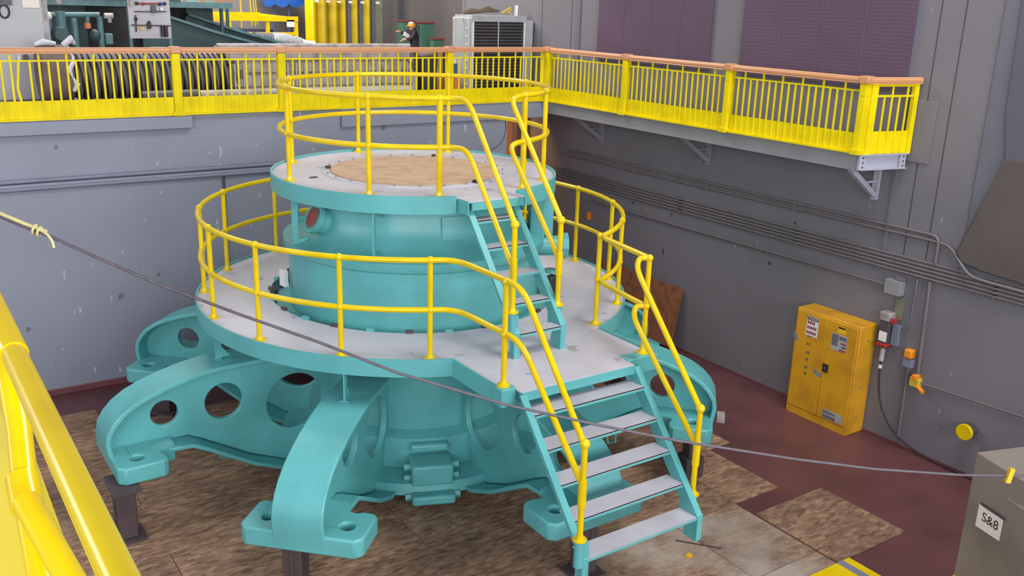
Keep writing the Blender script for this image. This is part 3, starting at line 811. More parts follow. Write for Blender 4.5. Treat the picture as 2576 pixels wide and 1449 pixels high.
stairs('wide teal stairs with pale grey treads, down from the landing to the pit floor', -.755, .645, -3.60, 2.19, [(-3.775 - .222 * i, 2.0 - .270 * i) for i in range(5)], -4.67, .68, .23,
       ((-.85, -4.65, 1.18), (.755, -4.47, 1.09)))
stairs('narrow steep teal stairs with pale treads between the two platforms', -.31, .235, -1.80, 3.70, [(-1.965 - .222 * i, 3.49 - .258 * i) for i in range(5)], -2.84, ZL, .17,
       ((-.37, -2.78, 2.73), (.31, -2.66, 2.67)))
o = MB().box((-.66, -4.53, .33), (.13, .13, .62)).box((-.66, -4.53, .0155), (.24, .24, .02)).build('prop_post', M['steel_brown'])
tag(o, 'dark brown steel post propping the left foot of the wide stairs', 'prop')

# ================================================================== OSB SHEETS on the floor
def sheet(x0, y0, x1, y1, z, lab, group=None, rz=0.0, mat='osb'):
    o = MB().box(((x0 + x1) / 2, (y0 + y1) / 2, z + .0045), (abs(x1 - x0) - .008, abs(y1 - y0) - .008, .007), rz=rz).build('strand_board_sheet', M[mat], smooth=0)
    # own origin so that the grain differs from sheet to sheet
    c = Vector(((x0 + x1) / 2, (y0 + y1) / 2, z)); o.location = c
    for v in o.data.vertices: v.co -= c
    tag(o, lab, 'floor sheet', group)
gl = 'brown strand board sheet laid edge to edge under the teal bracket'
G = 'strand board sheets under the bracket'
ROWS = [(-4.79, -3.57, (-5.82, -3.38, -.94, 1.50, 2.50)), (-3.57, -2.35, (-6.1, -4.8, -2.36, .08, 2.52, 3.30)), (-2.35, -1.13, (-6.0, -3.6, -1.16, 1.28, 3.72)),
        (-1.13, .09, (-6.2, -4.2, -1.76, .68, 3.12, 3.95)), (.09, 1.31, (-6.0, -3.6, -1.16, 1.28, 3.72)), (1.31, 2.53, (-5.99, -3.55, -1.11, 1.33, 3.77))]
for y0, y1, xs in ROWS:
    for x0, x1 in zip(xs[:-1], xs[1:]):
        if y0 == -4.79 and x0 == -.94: sheet(x0, y0, x1, y1, 0, 'strand board sheet covered with pale dust under the foot of the wide stairs', mat='osb_dusty')
        elif y0 == -4.79 and x0 == 1.5: sheet(x0, y0, x1, y1, 0, 'narrow dusty strand board sheet just right of the wide stairs foot', mat='osb_dusty')
        else: sheet(x0, y0, x1, y1, 0, gl, G)
sheet(-4.6, 2.53, -3.5, 3.2, 0, 'short strand board piece at the far left by the red floor band')
sheet(2.52, -5.08, 3.76, -3.86, 0.001, 'square strand board sheet whose corner points at the grey cabinet, nearest the right wall')
sheet(.06, -6.01, 2.50, -4.79, 0, 'strand board sheet in front of the wide stairs foot', mat='osb_dusty')
sheet(-2.38, -6.01, .06, -4.79, 0, 'strand board sheet left of the wide stairs foot, cut off by the lower edge')
t = thing('leaning_board', 'brown strand board leaning on the right wall behind the platform', 'board', (5.5, 1.6, 0.04))
MB().prism([[(.80, 0), (2.9, 0), (2.9, 1.12), (.74, 1.09)]], lambda y, z, tt: Vector((XR - .02 - .13 * (1 - z / 1.2) + tt, y, z + .036)), -.014, 0).build('board', M['osb_wall'], t, smooth=0)
o = MB().bar(at_z(1700, 1360, .01), at_z(1815, 1380, .01), .02, .012).build('wood_strip', M['steel_brown']); tag(o, 'thin dark strip lying on the floor by the right stair foot', 'strip')
p = at_z(1733, 1398, .02)
o = MB().box(p, (.07, .05, .03), rz=.3).build('tape_roll', M['tape']); tag(o, 'small yellow scrap lying on the floor boards in front of the stairs', 'scrap')
# yellow plate at the lower edge
t = thing('floor_plate', 'yellow steel plate with a grey strip on the red floor, at the lower edge', 'plate', (2.3, -5.5, 0))
MB().prism([[(2.505, -5.10), (2.505, -6.4), (1.0, -6.4), (1.0, -6.02), (2.49, -6.02), (2.49, -5.10)]], lambda x, y, z: Vector((x, y, z)), 0.001, 0.02)
MB().span((1.9, -6.5, .012), (2.68, -5.085, .03)).build('plate', M['yellow'], t)
MB().span((2.47, -6.5, .03), (2.57, -5.085, .033)).build('strip', M['bluegrey'], t)

# ================================================================== SAFETY CABINET
CX0, CX1, CY0, CY1 = 5.31, 5.705, -3.06, -1.965
t = thing('safety_cabinet', 'scuffed yellow two-door safety cabinet standing against the right wall', 'cabinet', ((CX0 + CX1) / 2, (CY0 + CY1) / 2, 0))
MB().span((CX0 + .02, CY0, 0.0), (CX1, CY1, 1.645)).build('body', M['yellow_cab'], t, bevel=0.012)
ym = -2.53
for y0, y1 in ((ym + .003, CY1 - .03), (CY0 + .03, ym - .003)):
    MB().span((CX0, y0, .12), (CX0 + .025, y1, 1.615)).build('door', M['yellow_cab'], t, bevel=0.006)
MB().span((CX0 + .008, CY0 + .02, .0), (CX0 + .02, CY1 - .02, .11)).build('plinth', M['yellow_cab'], t)
h = MB().span((CX0 - .012, ym - .10, .83), (CX0, ym - .01, .95)).build('latch_plate', M['black'], t)
MB().span((CX0 - .03, ym - .07, .87), (CX0 - .012, ym - .04, .91)).build('latch', M['darkgrey'], h)
def label_plate(y0, y1, z0, z1, mat, nm='label_sheet', parent=t, dx=.003):
    return MB().span((CX0 - dx, y0, z0), (CX0 - dx + .0025, y1, z1)).build(nm, mat, parent, smooth=0)
ls = label_plate(-2.37, -2.17, 1.28, 1.57, M['white'])
label_plate(-2.365, -2.175, 1.515, 1.565, M['ink'], 'heading_bar', ls, .0045)
text_mesh('heading', 'DANGER', .04, M['white'], ls, (CX0 - .006, -2.27, 1.54), (0, -1, 0), (0, 0, 1), .0006)
for k, z in enumerate((1.455, 1.38, 1.305)):
    for q in range(5 if k else 4):
        y = -2.185 - q * .034
        label_plate(y - .026, y, z, z + .045, M['ink_red'], 'print_row', ls, .0045)
ls = label_plate(-2.88, -2.62, 1.20, 1.45, M['offwhite'])
label_plate(-2.73, -2.63, 1.27, 1.44, M['ink_grey'], 'picture', ls, .0045)
label_plate(-2.87, -2.75, 1.38, 1.43, M['ink_grey'], 'print_row', ls, .0045)
label_plate(-2.87, -2.78, 1.315, 1.34, M['ink_red'], 'print_row', ls, .0045)
label_plate(-2.87, -2.80, 1.265, 1.29, M['ink_blue'], 'print_row', ls, .0045)
label_plate(-2.87, -2.77, 1.21, 1.24, M['ink_red'], 'print_row', ls, .0045)
ls = label_plate(-2.84, -2.70, 1.47, 1.57, M['tape']); label_plate(-2.83, -2.71, 1.54, 1.565, M['ink'], 'heading_bar', ls, .0045)
ls = label_plate(-2.98, -2.63, .14, .28, M['offwhite'])
label_plate(-2.86, -2.64, .145, .20, M['ink_grey'], 'print_row', ls, .0045); label_plate(-2.86, -2.64, .225, .255, M['ink_grey'], 'print_row', ls, .0045)
# worn vertical stencil marks on the left door and scuffs
for k, z in enumerate((1.24, 1.12, .99, .88, .76, .66)):
    sm = MB(); y = -2.245
    w = .058 - .004 * k
    sm.span((CX0 - .0022, y - w / 2, z), (CX0 - .0002, y - w / 2 + .012, z + .06)); sm.span((CX0 - .0022, y + w / 2 - .012, z), (CX0 - .0002, y + w / 2, z + .045)); sm.span((CX0 - .0022, y - w / 2, z + .025), (CX0 - .0002, y + w / 2, z + .037))
    sm.build('stencil_mark', M['ink_grey'], t, smooth=0)
sc_ = MB()
for y, z, w, hh in ((-2.46, .76, .10, .045), (-2.0, 1.2, .05, .07)):
    sc_.prism([[(y - w, z - hh * .5), (y - w * .3, z - hh), (y + w * .6, z - hh * .2), (y + w, z + hh * .7), (y + w * .2, z + hh), (y - w * .6, z + hh * .3)]], lambda a, b, tt: Vector((CX0 - .002 + tt, a, b)), 0, .0018)
sc_.build('bare_patch', M['bluegrey'], t, smooth=0)
sc_ = MB()
for x, z, w in ((5.53, 1.42, .03), (5.5, .70, .025), (5.52, .25, .02)): sc_.box((x, CY0 - .001, z), (w * 1.6, .002, w))
sc_.build('side_vent', M['bluegrey'], t)

# ================================================================== CONDUITS and electrics on the right wall
def conduit(label, paths, group=None, r=.02, clips=(), name='conduit_pipe', rad=.12, mat='conduit'):
    t = thing(name, label, 'conduit', paths[0][0], group)
    for p in paths: MB().tube(rounded(p, rad), r, 10).build('pipe', M[mat], t)
    for c in clips:
        MB().box(c, (.03, .03, r * 2 + .03)).build('pipe_clip', M[mat], t)
    return t
XP = XR - .035
yc = [2.2, .4, -1.4, -3.0]
conduit('upper of the two grey conduits running just below the walkway brackets', [[(XP, 4.2, 3.06), (XP, -3.76, 3.06), (XP, -3.76, 2.70)]], clips=[(XP, y, 3.06) for y in yc], r=.022)
conduit('lower of the two grey conduits below the walkway brackets, dipping under the concrete haunch', [[(XP, 4.2, 2.96), (XP, -3.72, 2.985), (XP, -3.92, 2.97), (XP - .1, -4.28, 2.68), (XP - .1, -4.5, 2.66), (XP - .1, -7.5, 2.62)]], clips=[(XP, y, 2.965) for y in yc], r=.02)
for k in range(5):
    z = 2.47 + .052 * k
    conduit('one of five parallel grey conduits bundled along the right wall', [[(XP, 4.6, z), (XP, -7.5, z)]], 'bundle of parallel conduits', r=.017, clips=[(XP, y, z) for y in (1.0, -1.5, -4.6)])
conduit('grey conduit low on the right wall ending in the grey junction box', [[(XP, 3.4, 2.19), (XP, -3.14, 2.235)]], r=.016, clips=[(XP, y, 2.21) for y in (1.8, -1.0)])
conduit('vertical grey conduit dropping from the bundle beside the orange button', [[(XP, -3.73, 2.44), (XP, -3.78, 1.02)]], r=.022, clips=[(XP, -3.74, 2.0), (XP, -3.77, 1.4)])
conduit('thin grey conduit on the right wall below the yellow receptacle, running to the right', [[(XP, -3.82, 1.03), (XP, -5.4, 1.09), (XP, -8, 1.13)]], r=.014)
conduit('thin grey conduit rising above the orange button', [[(XP, -3.55, 2.44), (XP, -3.55, 1.75), (XP, -3.42, 1.62)]], r=.012)
conduit('grey drop conduit below the yellow receptacle to the floor', [[(XP, -3.62, 1.22), (XP, -3.64, .1)]], r=.018)
t = thing('junction_box', 'grey square junction box on the right wall above the safety cabinet', 'box', (XR, -3.25, 2.14))
MB().span((XR - .12, -3.37, 2.14), (XR, -3.13, 2.34)).build('box', M['beam'], t, bevel=.006); MB().span((XR - .07, -3.37, 2.345), (XR - .01, -3.24, 2.40)).build('nipple', M['conduit'], t)
o = MB().span((XR - .03, -3.40, 1.80), (XR - .001, -3.28, 2.09)).build('back_plate', M['olive']); tag(o, 'olive plate under the junction box on the right wall', 'plate')
t = thing('disconnect_switch', 'white-topped electrical switch with red handle, next to the safety cabinet', 'switch', (XR, -3.25, 1.3))
MB().span((XR - .13, -3.30, 1.36), (XR, -3.16, 1.86)).build('case', M['darkgrey'], t, bevel=.01)
MB().span((XR - .15, -3.31, 1.76), (XR - .005, -3.15, 1.88)).build('cap', M['offwhite'], t, bevel=.01)
MB().span((XR - .135, -3.29, 1.46), (XR - .125, -3.17, 1.60)).build('name_plate', M['white'], t)
MB().span((XR - .15, -3.31, 1.38), (XR - .01, -3.15, 1.43)).build('band', M['red'], t, bevel=.01)
MB().cyl((XR - .09, -3.36, 1.79), (XR - .15, -3.36, 1.79), .035, 14).build('handle', M['red'], t)
MB().span((XR - .06, -3.42, 1.42), (XR, -3.31, 1.72)).build('side_box', M['bluegrey'], t, bevel=.006)
MB().cyl((XR - .07, -3.23, 1.36), (XR - .08, -3.23, 1.16), .034, 12).build('cable_gland', M['galv'], t)
t = thing('power_cord', 'black cord hanging from the switch and running along the wall foot', 'cord', (XR - .08, -3.23, 1.16))
pts = [(XR - .08, -3.23, 1.17), (XR - .085, -3.24, .85), (XR - .08, -3.33, .48), (XR - .06, -3.52, .22), (XR - .05, -3.75, .09), (XR - .05, -4.1, .025), (XR - .06, -4.8, .018), (XR - .05, -5.8, .018)]
MB().tube(rounded(pts, .2), .012, 8).build('cable', M['black'], t); MB().cyl((XR - .08, -3.23, 1.10), (XR - .08, -3.23, 1.05), .026, 10).build('collar', M['white'], t)
t = thing('call_button', 'orange call button on a grey box, right of the safety cabinet', 'button', (XR, -3.63, 1.28))
MB().span((XR - .10, -3.70, 1.20), (XR, -3.56, 1.32)).build('box', M['bluegrey'], t, bevel=.006); MB().span((XR - .12, -3.69, 1.33), (XR - .01, -3.57, 1.46)).build('button', M['orange'], t, bevel=.02)
t = thing('receptacle', 'yellow and orange socket outlet low on the right wall', 'socket', (XR, -3.8, .98))
MB().span((XR - .09, -3.84, .96), (XR, -3.70, 1.09)).build('body', M['yellow_worn'], t, bevel=.01); MB().span((XR - .12, -3.82, 1.06), (XR - .02, -3.74, 1.14)).build('flap', M['orange'], t, bevel=.01)
MB().cyl((XR - .08, -3.83, .98), (XR - .12, -3.94, .95), .03, 10).build('plug', M['orange'], t)
t = thing('capped_pipe', 'short pipe stub with a round yellow cap on the right wall behind the grey cabinet', 'pipe', (XR, -4.62, .67))
MB().cyl((XR, -4.62, .66), (XR - .16, -4.62, .66), .085, 24).build('stub', M['darkgrey'], t); MB().cyl((XR - .15, -4.62, .66), (XR - .20, -4.62, .66), .108, 32).build('cap', M['yellow'], t, bevel=.008)
# cable run on the back wall
t = thing('cable_tray', 'blue-grey pipe run along the back wall behind the platforms', 'conduit', (-1, YB, 3.15))
MB().span((-12, YB - .06, 3.16), (.2, YB - .001, 3.20)).build('ledge', M['wall_blue'], t)
for z in (3.24, 3.13): MB().tube([(-12, YB - .05, z), (.2, YB - .05, z)], .03, 10).build('pipe', M['bluegrey'], t)
t = conduit('thin vertical conduit on the back wall behind the lower platform railing', [[(-1.19, YB - .03, 3.1), (-1.2, YB - .03, 1.2)]], r=.018, mat='darkgrey')
for px, py, w in ((305, 745, .05), (72, 828, .035), (142, 370, .035), (400, 690, .03), (965, 322, .05)):
    p = at_y(px, py, YB - .004)
    o = MB().prism([[(-w, -w * .6), (-w * .2, -w), (w * .7, -w * .3), (w * .5, w * .8), (-w * .5, w * .9)]], lambda a, b, tt, p=p: p + Vector((a, tt, b)), -.002, .003).build('wall_patch', M['conduit'])
    tag(o, 'small chipped grey patch on the blue-grey back wall', 'mark', 'chips on the back wall')
for px, py, w, h_ in ((1668, 632, .02, .06), (1936, 662, .035, .03), (1592, 510, .025, .03), (1690, 540, .02, .03), (2000, 560, .03, .02)):
    p = at_x(px, py, XR)
    o = MB().prism([[(-w, -h_), (w * .7, -h_ * .8), (w, h_ * .6), (-w * .6, h_)]], lambda a, b, tt, p=p: p + Vector((tt, a, b)), -.004, -.001).build('wall_patch', M['steel_brown'])
    tag(o, 'small dark patch on the grey right wall among the conduits', 'mark', 'dark patches on the right wall')
o = MB().tube(rounded([(4.06, YB - .012, 3.75), (4.1, YB - .012, 3.55), (4.0, YB - .012, 3.30), (3.6, YB - .012, 3.14)], .2), .006, 6).build('hanging_cable', M['darkgrey']); tag(o, 'thin dark cable looped at the right end of the back wall', 'cable')
# passage beyond the right end of the back wall
o = MB().span((5.30, 5.4, 0), (5.44, 5.54, 3.78)).build('passage_post', M['steel_brown']); tag(o, 'brown post in the dim passage, against the right wall', 'post')
o = MB().tube([(4.14, 5.0, 2.2), (5.7, 5.0, 2.2)], .02, 8).build('passage_rail', M['conduit']); tag(o, 'grey pipe rail across the dim passage', 'rail')
o = MB().tube([(4.14, 5.0, 2.75), (5.7, 5.0, 2.75)], .012, 8).build('passage_rail', M['conduit']); tag(o, 'thin upper pipe rail across the dim passage', 'rail')
t = thing('wall_button', 'small orange box on the wall beyond the lower platform railing', 'button', (XR, 3.45, 1.85))
MB().span((XR - .05, 3.41, 1.82), (XR, 3.49, 1.96)).build('box', M['orange'], t)

# ================================================================== GREY CABINET at the lower right, with note
o0 = Vector((2.636, -6.27, 0)); eb = Vector((.9515, -.3077, 0)); ec = Vector((-.3563, -.9344, 0)); ec = Vector((eb.y, -eb.x, 0))
t = thing('steel_cabinet', 'grey steel cabinet with a taped paper note, at the lower right corner', 'cabinet', o0)
zt = 1.85; Wb, Wc = .80, 1.3
rm = Matrix((eb, -ec, Vector((0, 0, 1)))).transposed()
cc = o0 + eb * (Wb / 2) + ec * (Wc / 2)
MB().box(cc + Vector((0, 0, 1.18)), (Wb, Wc, 1.34), rot=rm).build('body', M['toolbox'], t, bevel=.012)
o = MB().box(cc + Vector((0, 0, .258)), (Wb + .02, Wc + .02, .50), rot=rm).build('base', M['yellow_worn'], t, bevel=.02); o['label'] = 'yellow lower block'  # lower block in yellow, slightly wider than the grey body
nrm = -eb
p0 = o0 + ec * .30 + nrm * .002
nt_ = MB().prism([[(-.15, -.115), (.15, -.105), (.15, .115), (-.15, .12)]], lambda a, b, tt: o0 + ec * (.30 + a) + nrm * (.004 + tt) + Vector((0, 0, 1.262 + b)), -.001, .001)
note = nt_.build('paper_note', M['paper']); tag(note, 'white paper note with dark handwriting taped on the grey steel cabinet', 'note')
text_mesh('handwriting', 'S&8', .13, M['ink'], note, o0 + ec * .31 + nrm * .0065 + Vector((0, 0, 1.28)), ec, (0, 0, 1), .0005)
MB().box(o0 + ec * .32 + nrm * .006 + Vector((0, 0, 1.395)), (.004, .30, .03), rot=rm).build('tape_strip', M['darkgrey'], note)
MB().bar(o0 + ec * .45 + nrm * .005 + Vector((0, 0, 1.60)), o0 + ec * 1.1 + nrm * .005 + Vector((0, 0, 1.60)), .01, .02).build('trim_strip', M['offwhite'], t)

# ================================================================== FOREGROUND: wire rope and near rail
W_ = [(-260, 405, 3.3), (-120, 470, 3.25), (0, 545, 3.2), (60, 570, 3.2), (120, 592, 3.2), (260, 655, 3.2), (400, 715, 3.2), (600, 790, 3.2), (800, 860, 3.2), (1000, 938, 3.2), (1280, 1020, 3.2), (1500, 1068, 3.2), (1700, 1108, 3.2), (2000, 1155, 3.2), (2200, 1180, 3.2), (2420, 1195, 3.2), (2576, 1197, 3.2), (2700, 1192, 3.2), (2860, 1180, 3.2)]
wp = [at_d(*q) for q in W_]
t = thing('wire_rope', 'dark wire rope strung across the whole view in front of the stairs', 'rope', wp[0])
MB().tube(wp, [.0062 - .0022 * k / (len(wp) - 1) for k in range(len(wp))], 8).build('rope', M['wire'], t)
o = MB().tube([p + Vector((0, 0, .012)) for p in wp[1:5]], .0065, 8).build('splice', M['tie'], t); o['label'] = 'pale yellow ribbon along the rope'
tk = MB()
for k in (88, 100):
    p = at_d(k, 577 + (k - 88) * .45, 3.2); d = (wp[4] - wp[3]).normalized()
    s = d.cross(Vector((0, 0, 1))).normalized(); u = s.cross(d)
    tk.tube([p + s * (.014 * math.cos(a_ * PI / 5)) + u * (.016 * math.sin(a_ * PI / 5)) for a_ in range(10)], .0045, 6, closed=True)
tk.tube(rounded([at_d(100, 578, 3.19), at_d(118, 588, 3.19), at_d(132, 606, 3.19), at_d(136, 624, 3.19)], .03), .0045, 6)
o = tk.build('ribbon_knot', M['tie']); tag(o, 'pale yellow ribbon knotted on the wire rope at the left', 'ribbon')
p = at_d(2540, 1196, 3.19); cu_ = MB().bar(p + Vector((0, 0, .026)) + CR * .004, p - Vector((0, 0, .026)) - CR * .004, .014, .016)
o = cu_.build('tape_flag', M['tape']); tag(o, 'small yellow tape flag on the wire rope in front of the grey cabinet', 'tape')
# the landing the photograph was taken from
struct('floor', MB().add([], []) or MB().prism([[(-7, -13), (-7, -9.75), (-5.0, -10.15), (-3.4, -11.2), (-3.4, -13)]], lambda x, y, z: Vector((x, y, z)), 3.86, ZU), M['floor_up'])
t = thing('near_railing', 'thick yellow pipe railing close to the viewer at the lower left', 'railing', at_d(380, 1800, 1.1))
a = at_d(-160, 470, 2.75); b = at_d(33, 886, 1.93); c = at_d(298, 1449, 1.22); c2 = at_d(420, 1710, 1.03)
MB().tube([a, b, c, c2], .0242, 20).build('top_rail', M['yellow'], t)
MB().tube([a.lerp(b, .45), b + (b - a) * .01], .0285, 20).build('coupling', M['yellow'], t)
m0 = at_d(66, 1262, 1.72); m1 = at_d(172, 1449, 1.60); m2 = at_d(330, 1726, 1.44)
MB().tube([m0, m1, m2], .0242, 20).build('mid_rail', M['yellow'], t)
MB().tube([at_d(10, 860, 1.99), at_d(48, 1080, 1.90), at_d(66, 1250, 1.80), at_d(104, 1449, 1.70), at_d(150, 1700, 1.58)], .0242, 20).build('post', M['yellow'], t)
MB().tube([at_d(55, 1200, 1.83), at_d(70, 1275, 1.79)], .030, 20).build('coupling', M['yellow'], t)
# yellow stringer plate behind the rail
pl = [at_d(-120, 780, 2.6), at_d(22, 1000, 2.35), at_d(140, 1330, 1.98), at_d(240, 1600, 1.72), at_d(-60, 1900, 1.72), at_d(-250, 1500, 2.0)]
cen = sum(pl, Vector()) / len(pl); nn = (pl[2] - pl[0]).cross(pl[4] - pl[0]).normalized()
vs = pl + [p + nn * .02 for p in pl]; n = len(pl)
mb = MB(); mb.add(vs, [tuple(range(n))[::-1], tuple(range(n, 2 * n))] + [(i, (i + 1) % n, n + (i + 1) % n, n + i) for i in range(n)])
o = mb.build('side_plate', M['yellow_worn'], t, smooth=0); o['label'] = 'faded yellow side plate'

# ================================================================== UPPER FLOOR: equipment behind the fence
# grey control cabinet
t = thing('control_cabinet', 'tall light grey control cabinet behind the fence, far left', 'cabinet', (-3.9, 6.9, ZU))
p = at_y(118, 100, 6.85)
MB().span((-6.0, 6.85, ZU + .0), (p.x + .06, 7.5, 6.3)).build('body', M['cabgrey'], t, bevel=.01)
MB().span((p.x - .02, 6.835, ZU + .05), (p.x + .04, 6.85, 6.25)).build('edge_strip', M['offwhite'], t)
a, b = at_y(52, -20, 6.84), at_y(100, 20, 6.84)
sg = MB().span((a.x, 6.825, b.z), (b.x, 6.849, a.z)).build('notice', M['paper'], t)
p = at_y(10, 22, 6.82)
MB().tube([p + Vector((.07 * math.cos(k * PI / 6), 0, .10 * math.sin(k * PI / 6) - .04)) for k in range(12)], .014, 8, closed=True).build('hanging_loop', M['black'], t)
MB().box(p + Vector((.04, .0, .12)), (.16, .06, .12)).build('hook_box', M['ink_grey'], t)
p = at_y(48, 148, 6.82); MB().box(p, (.05, .04, .10)).build('latch', M['white'], t)
p = at_y(65, 145, 6.82); MB().box(p, (.07, .02, .10)).build('plate', M['blanket'], t)
# corrugated duct hose
t = thing('duct_hose', 'fat black corrugated duct hose lying behind the fence', 'hose', (-1.6, 6.35, ZU))
zc = ZU + .415; yc_ = 6.35
x0, x1 = at_y(180, 190, yc_).x, at_y(585, 180, yc_).x
MB().cyl((x0, yc_, zc), (x1, yc_, zc), .355, 32).build('hose', M['black'], t)
for k in range(30):
    x = x0 + .04 + (x1 - x0 - .08) * k / 29
    MB().tube([(x - .05 * math.cos(a_ * PI / 16), yc_ - .375 * math.cos(a_ * PI / 16 + PI / 2), zc + .375 * math.sin(a_ * PI / 16 + PI / 2)) for a_ in range(32)], .026, 8, closed=True).build('rib', M['duct'], t)
xd = at_y(98, 190, yc_).x
MB().cyl((xd, yc_, ZU + .45), (x0 - .02, yc_, ZU + .45), .445, 32).build('wrapped_end', M['blanket'], t, bevel=.03)
MB().cyl((x1, yc_, zc), (x1 + .07, yc_, zc), .36, 28).build('end_collar', M['blanket'], t)
pm = MB(); pts = [(x0 - .05 + .05 * math.sin(k * 1.7), yc_ - .46 * math.cos(k / 12 * PI - .5) * .98, zc + .44 * math.sin(k / 12 * PI - .5)) for k in range(13)]
pm.tube(pts, [.03 + .02 * math.sin(k * 2.3) for k in range(13)], 8)
pm.tube([(x0 - .12, yc_ - .2, ZU + .90), (x0 + .02, yc_ - .2, ZU + 1.0), (x0 + .06, yc_ - .15, ZU + .92)], [.04, .06, .03], 6); pm.tube([(x0 - .5, yc_ - .1, ZU + .90), (x0 - .38, yc_ - .1, ZU + .95), (x0 - .2, yc_ - .1, ZU + .92)], [.03, .05, .03], 6)
o = pm.build('plastic_wrap', M['plastic']); tag(o, 'crumpled clear plastic wrap on the left end of the black duct hose', 'plastic sheet')
pl_ = MB().tube([(-1.9, 5.72, ZU + .10), (-1.0, 5.74, ZU + .11)], .10, 14).build('floor_roll', M['darkgrey']); tag(pl_, 'dark roll lying on the upper floor in front of the duct hose', 'roll')
pl_ = MB().tube([(-.96, 5.74, ZU + .10), (.35, 5.76, ZU + .10)], .09, 14).build('floor_roll', M['offwhite']); tag(pl_, 'pale pinkish roll lying on the upper floor in front of the duct hose', 'roll')
# ribbed white exchanger stack
xa, xb = at_y(575, 180, 6.0).x, at_y(1035, 180, 6.0).x
t = thing('ribbed_casing', 'long dirty white ribbed steel casing lying behind the fence', 'casing', ((xa + xb) / 2, 6.3, ZU))
MB().span((xa, 6.05, ZU + .03), (xb, 6.75, ZU + .86)).build('body', M['offwhite'], t, bevel=.01)
for z0, z1, y in ((.06, .16, 5.98), (.20, .40, 6.0), (.44, .60, 6.0), (.64, .84, 6.0)):
    MB().span((xa + .03, y, ZU + z0), (xb - .03, 6.06, ZU + z1)).build('side_panel', M['offwhite'] if z0 > .1 else M['white'], t, bevel=.015)
rb = 0
for k in range(22):
    x = xa + .1 + (xb - xa - .2) * k / 21
    MB().span((x - .012, 5.965, ZU + .20), (x + .012, 6.0, ZU + .60)).build('rib', M['cabgrey'], t)
pa = at_y(545, 117, 6.2); pb = at_y(1030, 117, 6.2)
MB().tube([(pa.x, 6.2, ZU + .885), (pb.x, 6.2, ZU + .885)], .045, 14).build('top_pipe', M['offwhite'], t)
for x in (xb - .02, xa + .02):
    for z in (.2, .42, .62): MB().ball((x, 5.99, ZU + z), .05, 10).build('lug', M['steel_brown'] if x < 1 else M['offwhite'], t)
# dark barrel, ochre frame and spray can between casing and cooler
t = thing('barrel', 'dark wrapped barrel standing right of the white casing', 'barrel', (3.6, 6.1, ZU))
xa2, xb2 = at_y(1052, 190, 6.1).x, at_y(1095, 190, 6.1).x
MB().cyl(((xa2 + xb2) / 2, 6.1, ZU), ((xa2 + xb2) / 2, 6.1, ZU + .72), (xb2 - xa2) / 2, 24).build('drum', M['black'], t, bevel=.02)
MB().ball(((xa2 + xb2) / 2, 6.1, ZU + .72), (xb2 - xa2) / 2 * .95, 20, .55).build('wrapped_top', M['blanket'], t)
t = thing('pallet_truck', 'ochre yellow pallet truck frame between the barrel and the cooler', 'pallet truck', (4.0, 6.2, ZU))
xo = at_y(1106, 190, 6.2).x
MB().span((xo - .10, 6.15, ZU + .02), (xo + .32, 6.3, ZU + .34)).build('body', M['yellow_brown'], t, bevel=.02)
MB().bar((xo + .04, 6.22, ZU + .34), (xo + .02, 6.22, ZU + .86), .09, .05).build('handle', M['yellow_brown'], t)
MB().span((xo + .12, 6.2, ZU + .34), (xo + .3, 6.32, ZU + .78)).build('pump_box', M['black'], t)
p = at_y(1144, 190, 5.7); t = thing('spray_can', 'blue and white can by the post of the back fence', 'can', (p.x, 5.7, ZU + .3))
MB().cyl((p.x, 5.7, ZU + .30), (p.x, 5.7, ZU + .58), .05, 16).build('can', M['ink_blue'], t); MB().cyl((p.x, 5.7, ZU + .58), (p.x, 5.7, ZU + .66), .02, 10).build('nozzle', M['white'], t)
o = MB().span((p.x - .09, 5.63, ZU), (p.x + .09, 5.81, ZU + .298)).build('wooden_block', M['orange_cone']); tag(o, 'orange-brown wooden block under the blue can', 'block')
# finned cooler
ca, cb = at_y(1176, 235, 5.55), at_y(1335, 235, 5.45)
t = thing('air_cooler', 'galvanised box cooler with dark horizontal finned tubes, behind the fence', 'cooler', ((ca.x + cb.x) / 2, 5.7, ZU))
X0, X1 = at_y(1174, 150, 5.55).x, at_y(1337, 150, 5.55).x; YC = 5.5
ztop = at_y(1250, 42, YC).z; xi0 = at_y(1190, 120, YC).x; xi1 = at_y(1315, 120, YC).x; xm = at_y(1252, 120, YC).x
MB().span((X0, YC, ZU), (xi0 - .02, YC + .6, ztop - .03)).build('header_box', M['galv'], t, bevel=.008)
MB().span((xi1 + .02, YC, ZU), (X1 - .02, YC + .6, ztop - .06)).build('header_box', M['galv'], t, bevel=.008)
MB().span((xi0 - .06, YC - .02, ztop - .10), (xi1 + .06, YC + .6, ztop + .02)).build('top_beam', M['galv'], t, bevel=.006)
MB().span((xi0 - .03, YC - .03, ZU), (xi0, YC, ztop - .1)).build('frame_strip', M['white'], t)
MB().span((xi1, YC - .03, ZU), (xi1 + .03, YC, ztop - .1)).build('frame_strip', M['white'], t)
MB().span((xm - .012, YC - .02, ZU + .7), (xm + .012, YC, ztop - .1)).build('centre_strip', M['galv'], t)
nt2 = 22
for k in range(nt2):
    z = ztop - .15 - (ztop - .15 - ZU - .05) * k / (nt2 - 1)
    MB().tube([(xi0, YC + .03, z), (xi1, YC + .03, z)], .024, 10).build('finned_tube', M['darkgrey'], t)
MB().span((xi0, YC + .06, ZU), (xi1, YC + .5, ztop - .1)).build('core', M['black'], t)
for k in range(8):
    z = ZU + .2 + k * .15
    for x in (X0 - .012, X1 - .005): MB().ball((x, YC + .05, z), .018, 8).build('bolt', M['white'], t)
MB().cyl((at_y(1320, 40, YC).x, YC + .3, ztop - .06), (at_y(1322, 20, YC).x, YC + .3, ztop + .22), .05, 12).build('pipe_stub', M['galv'], t)
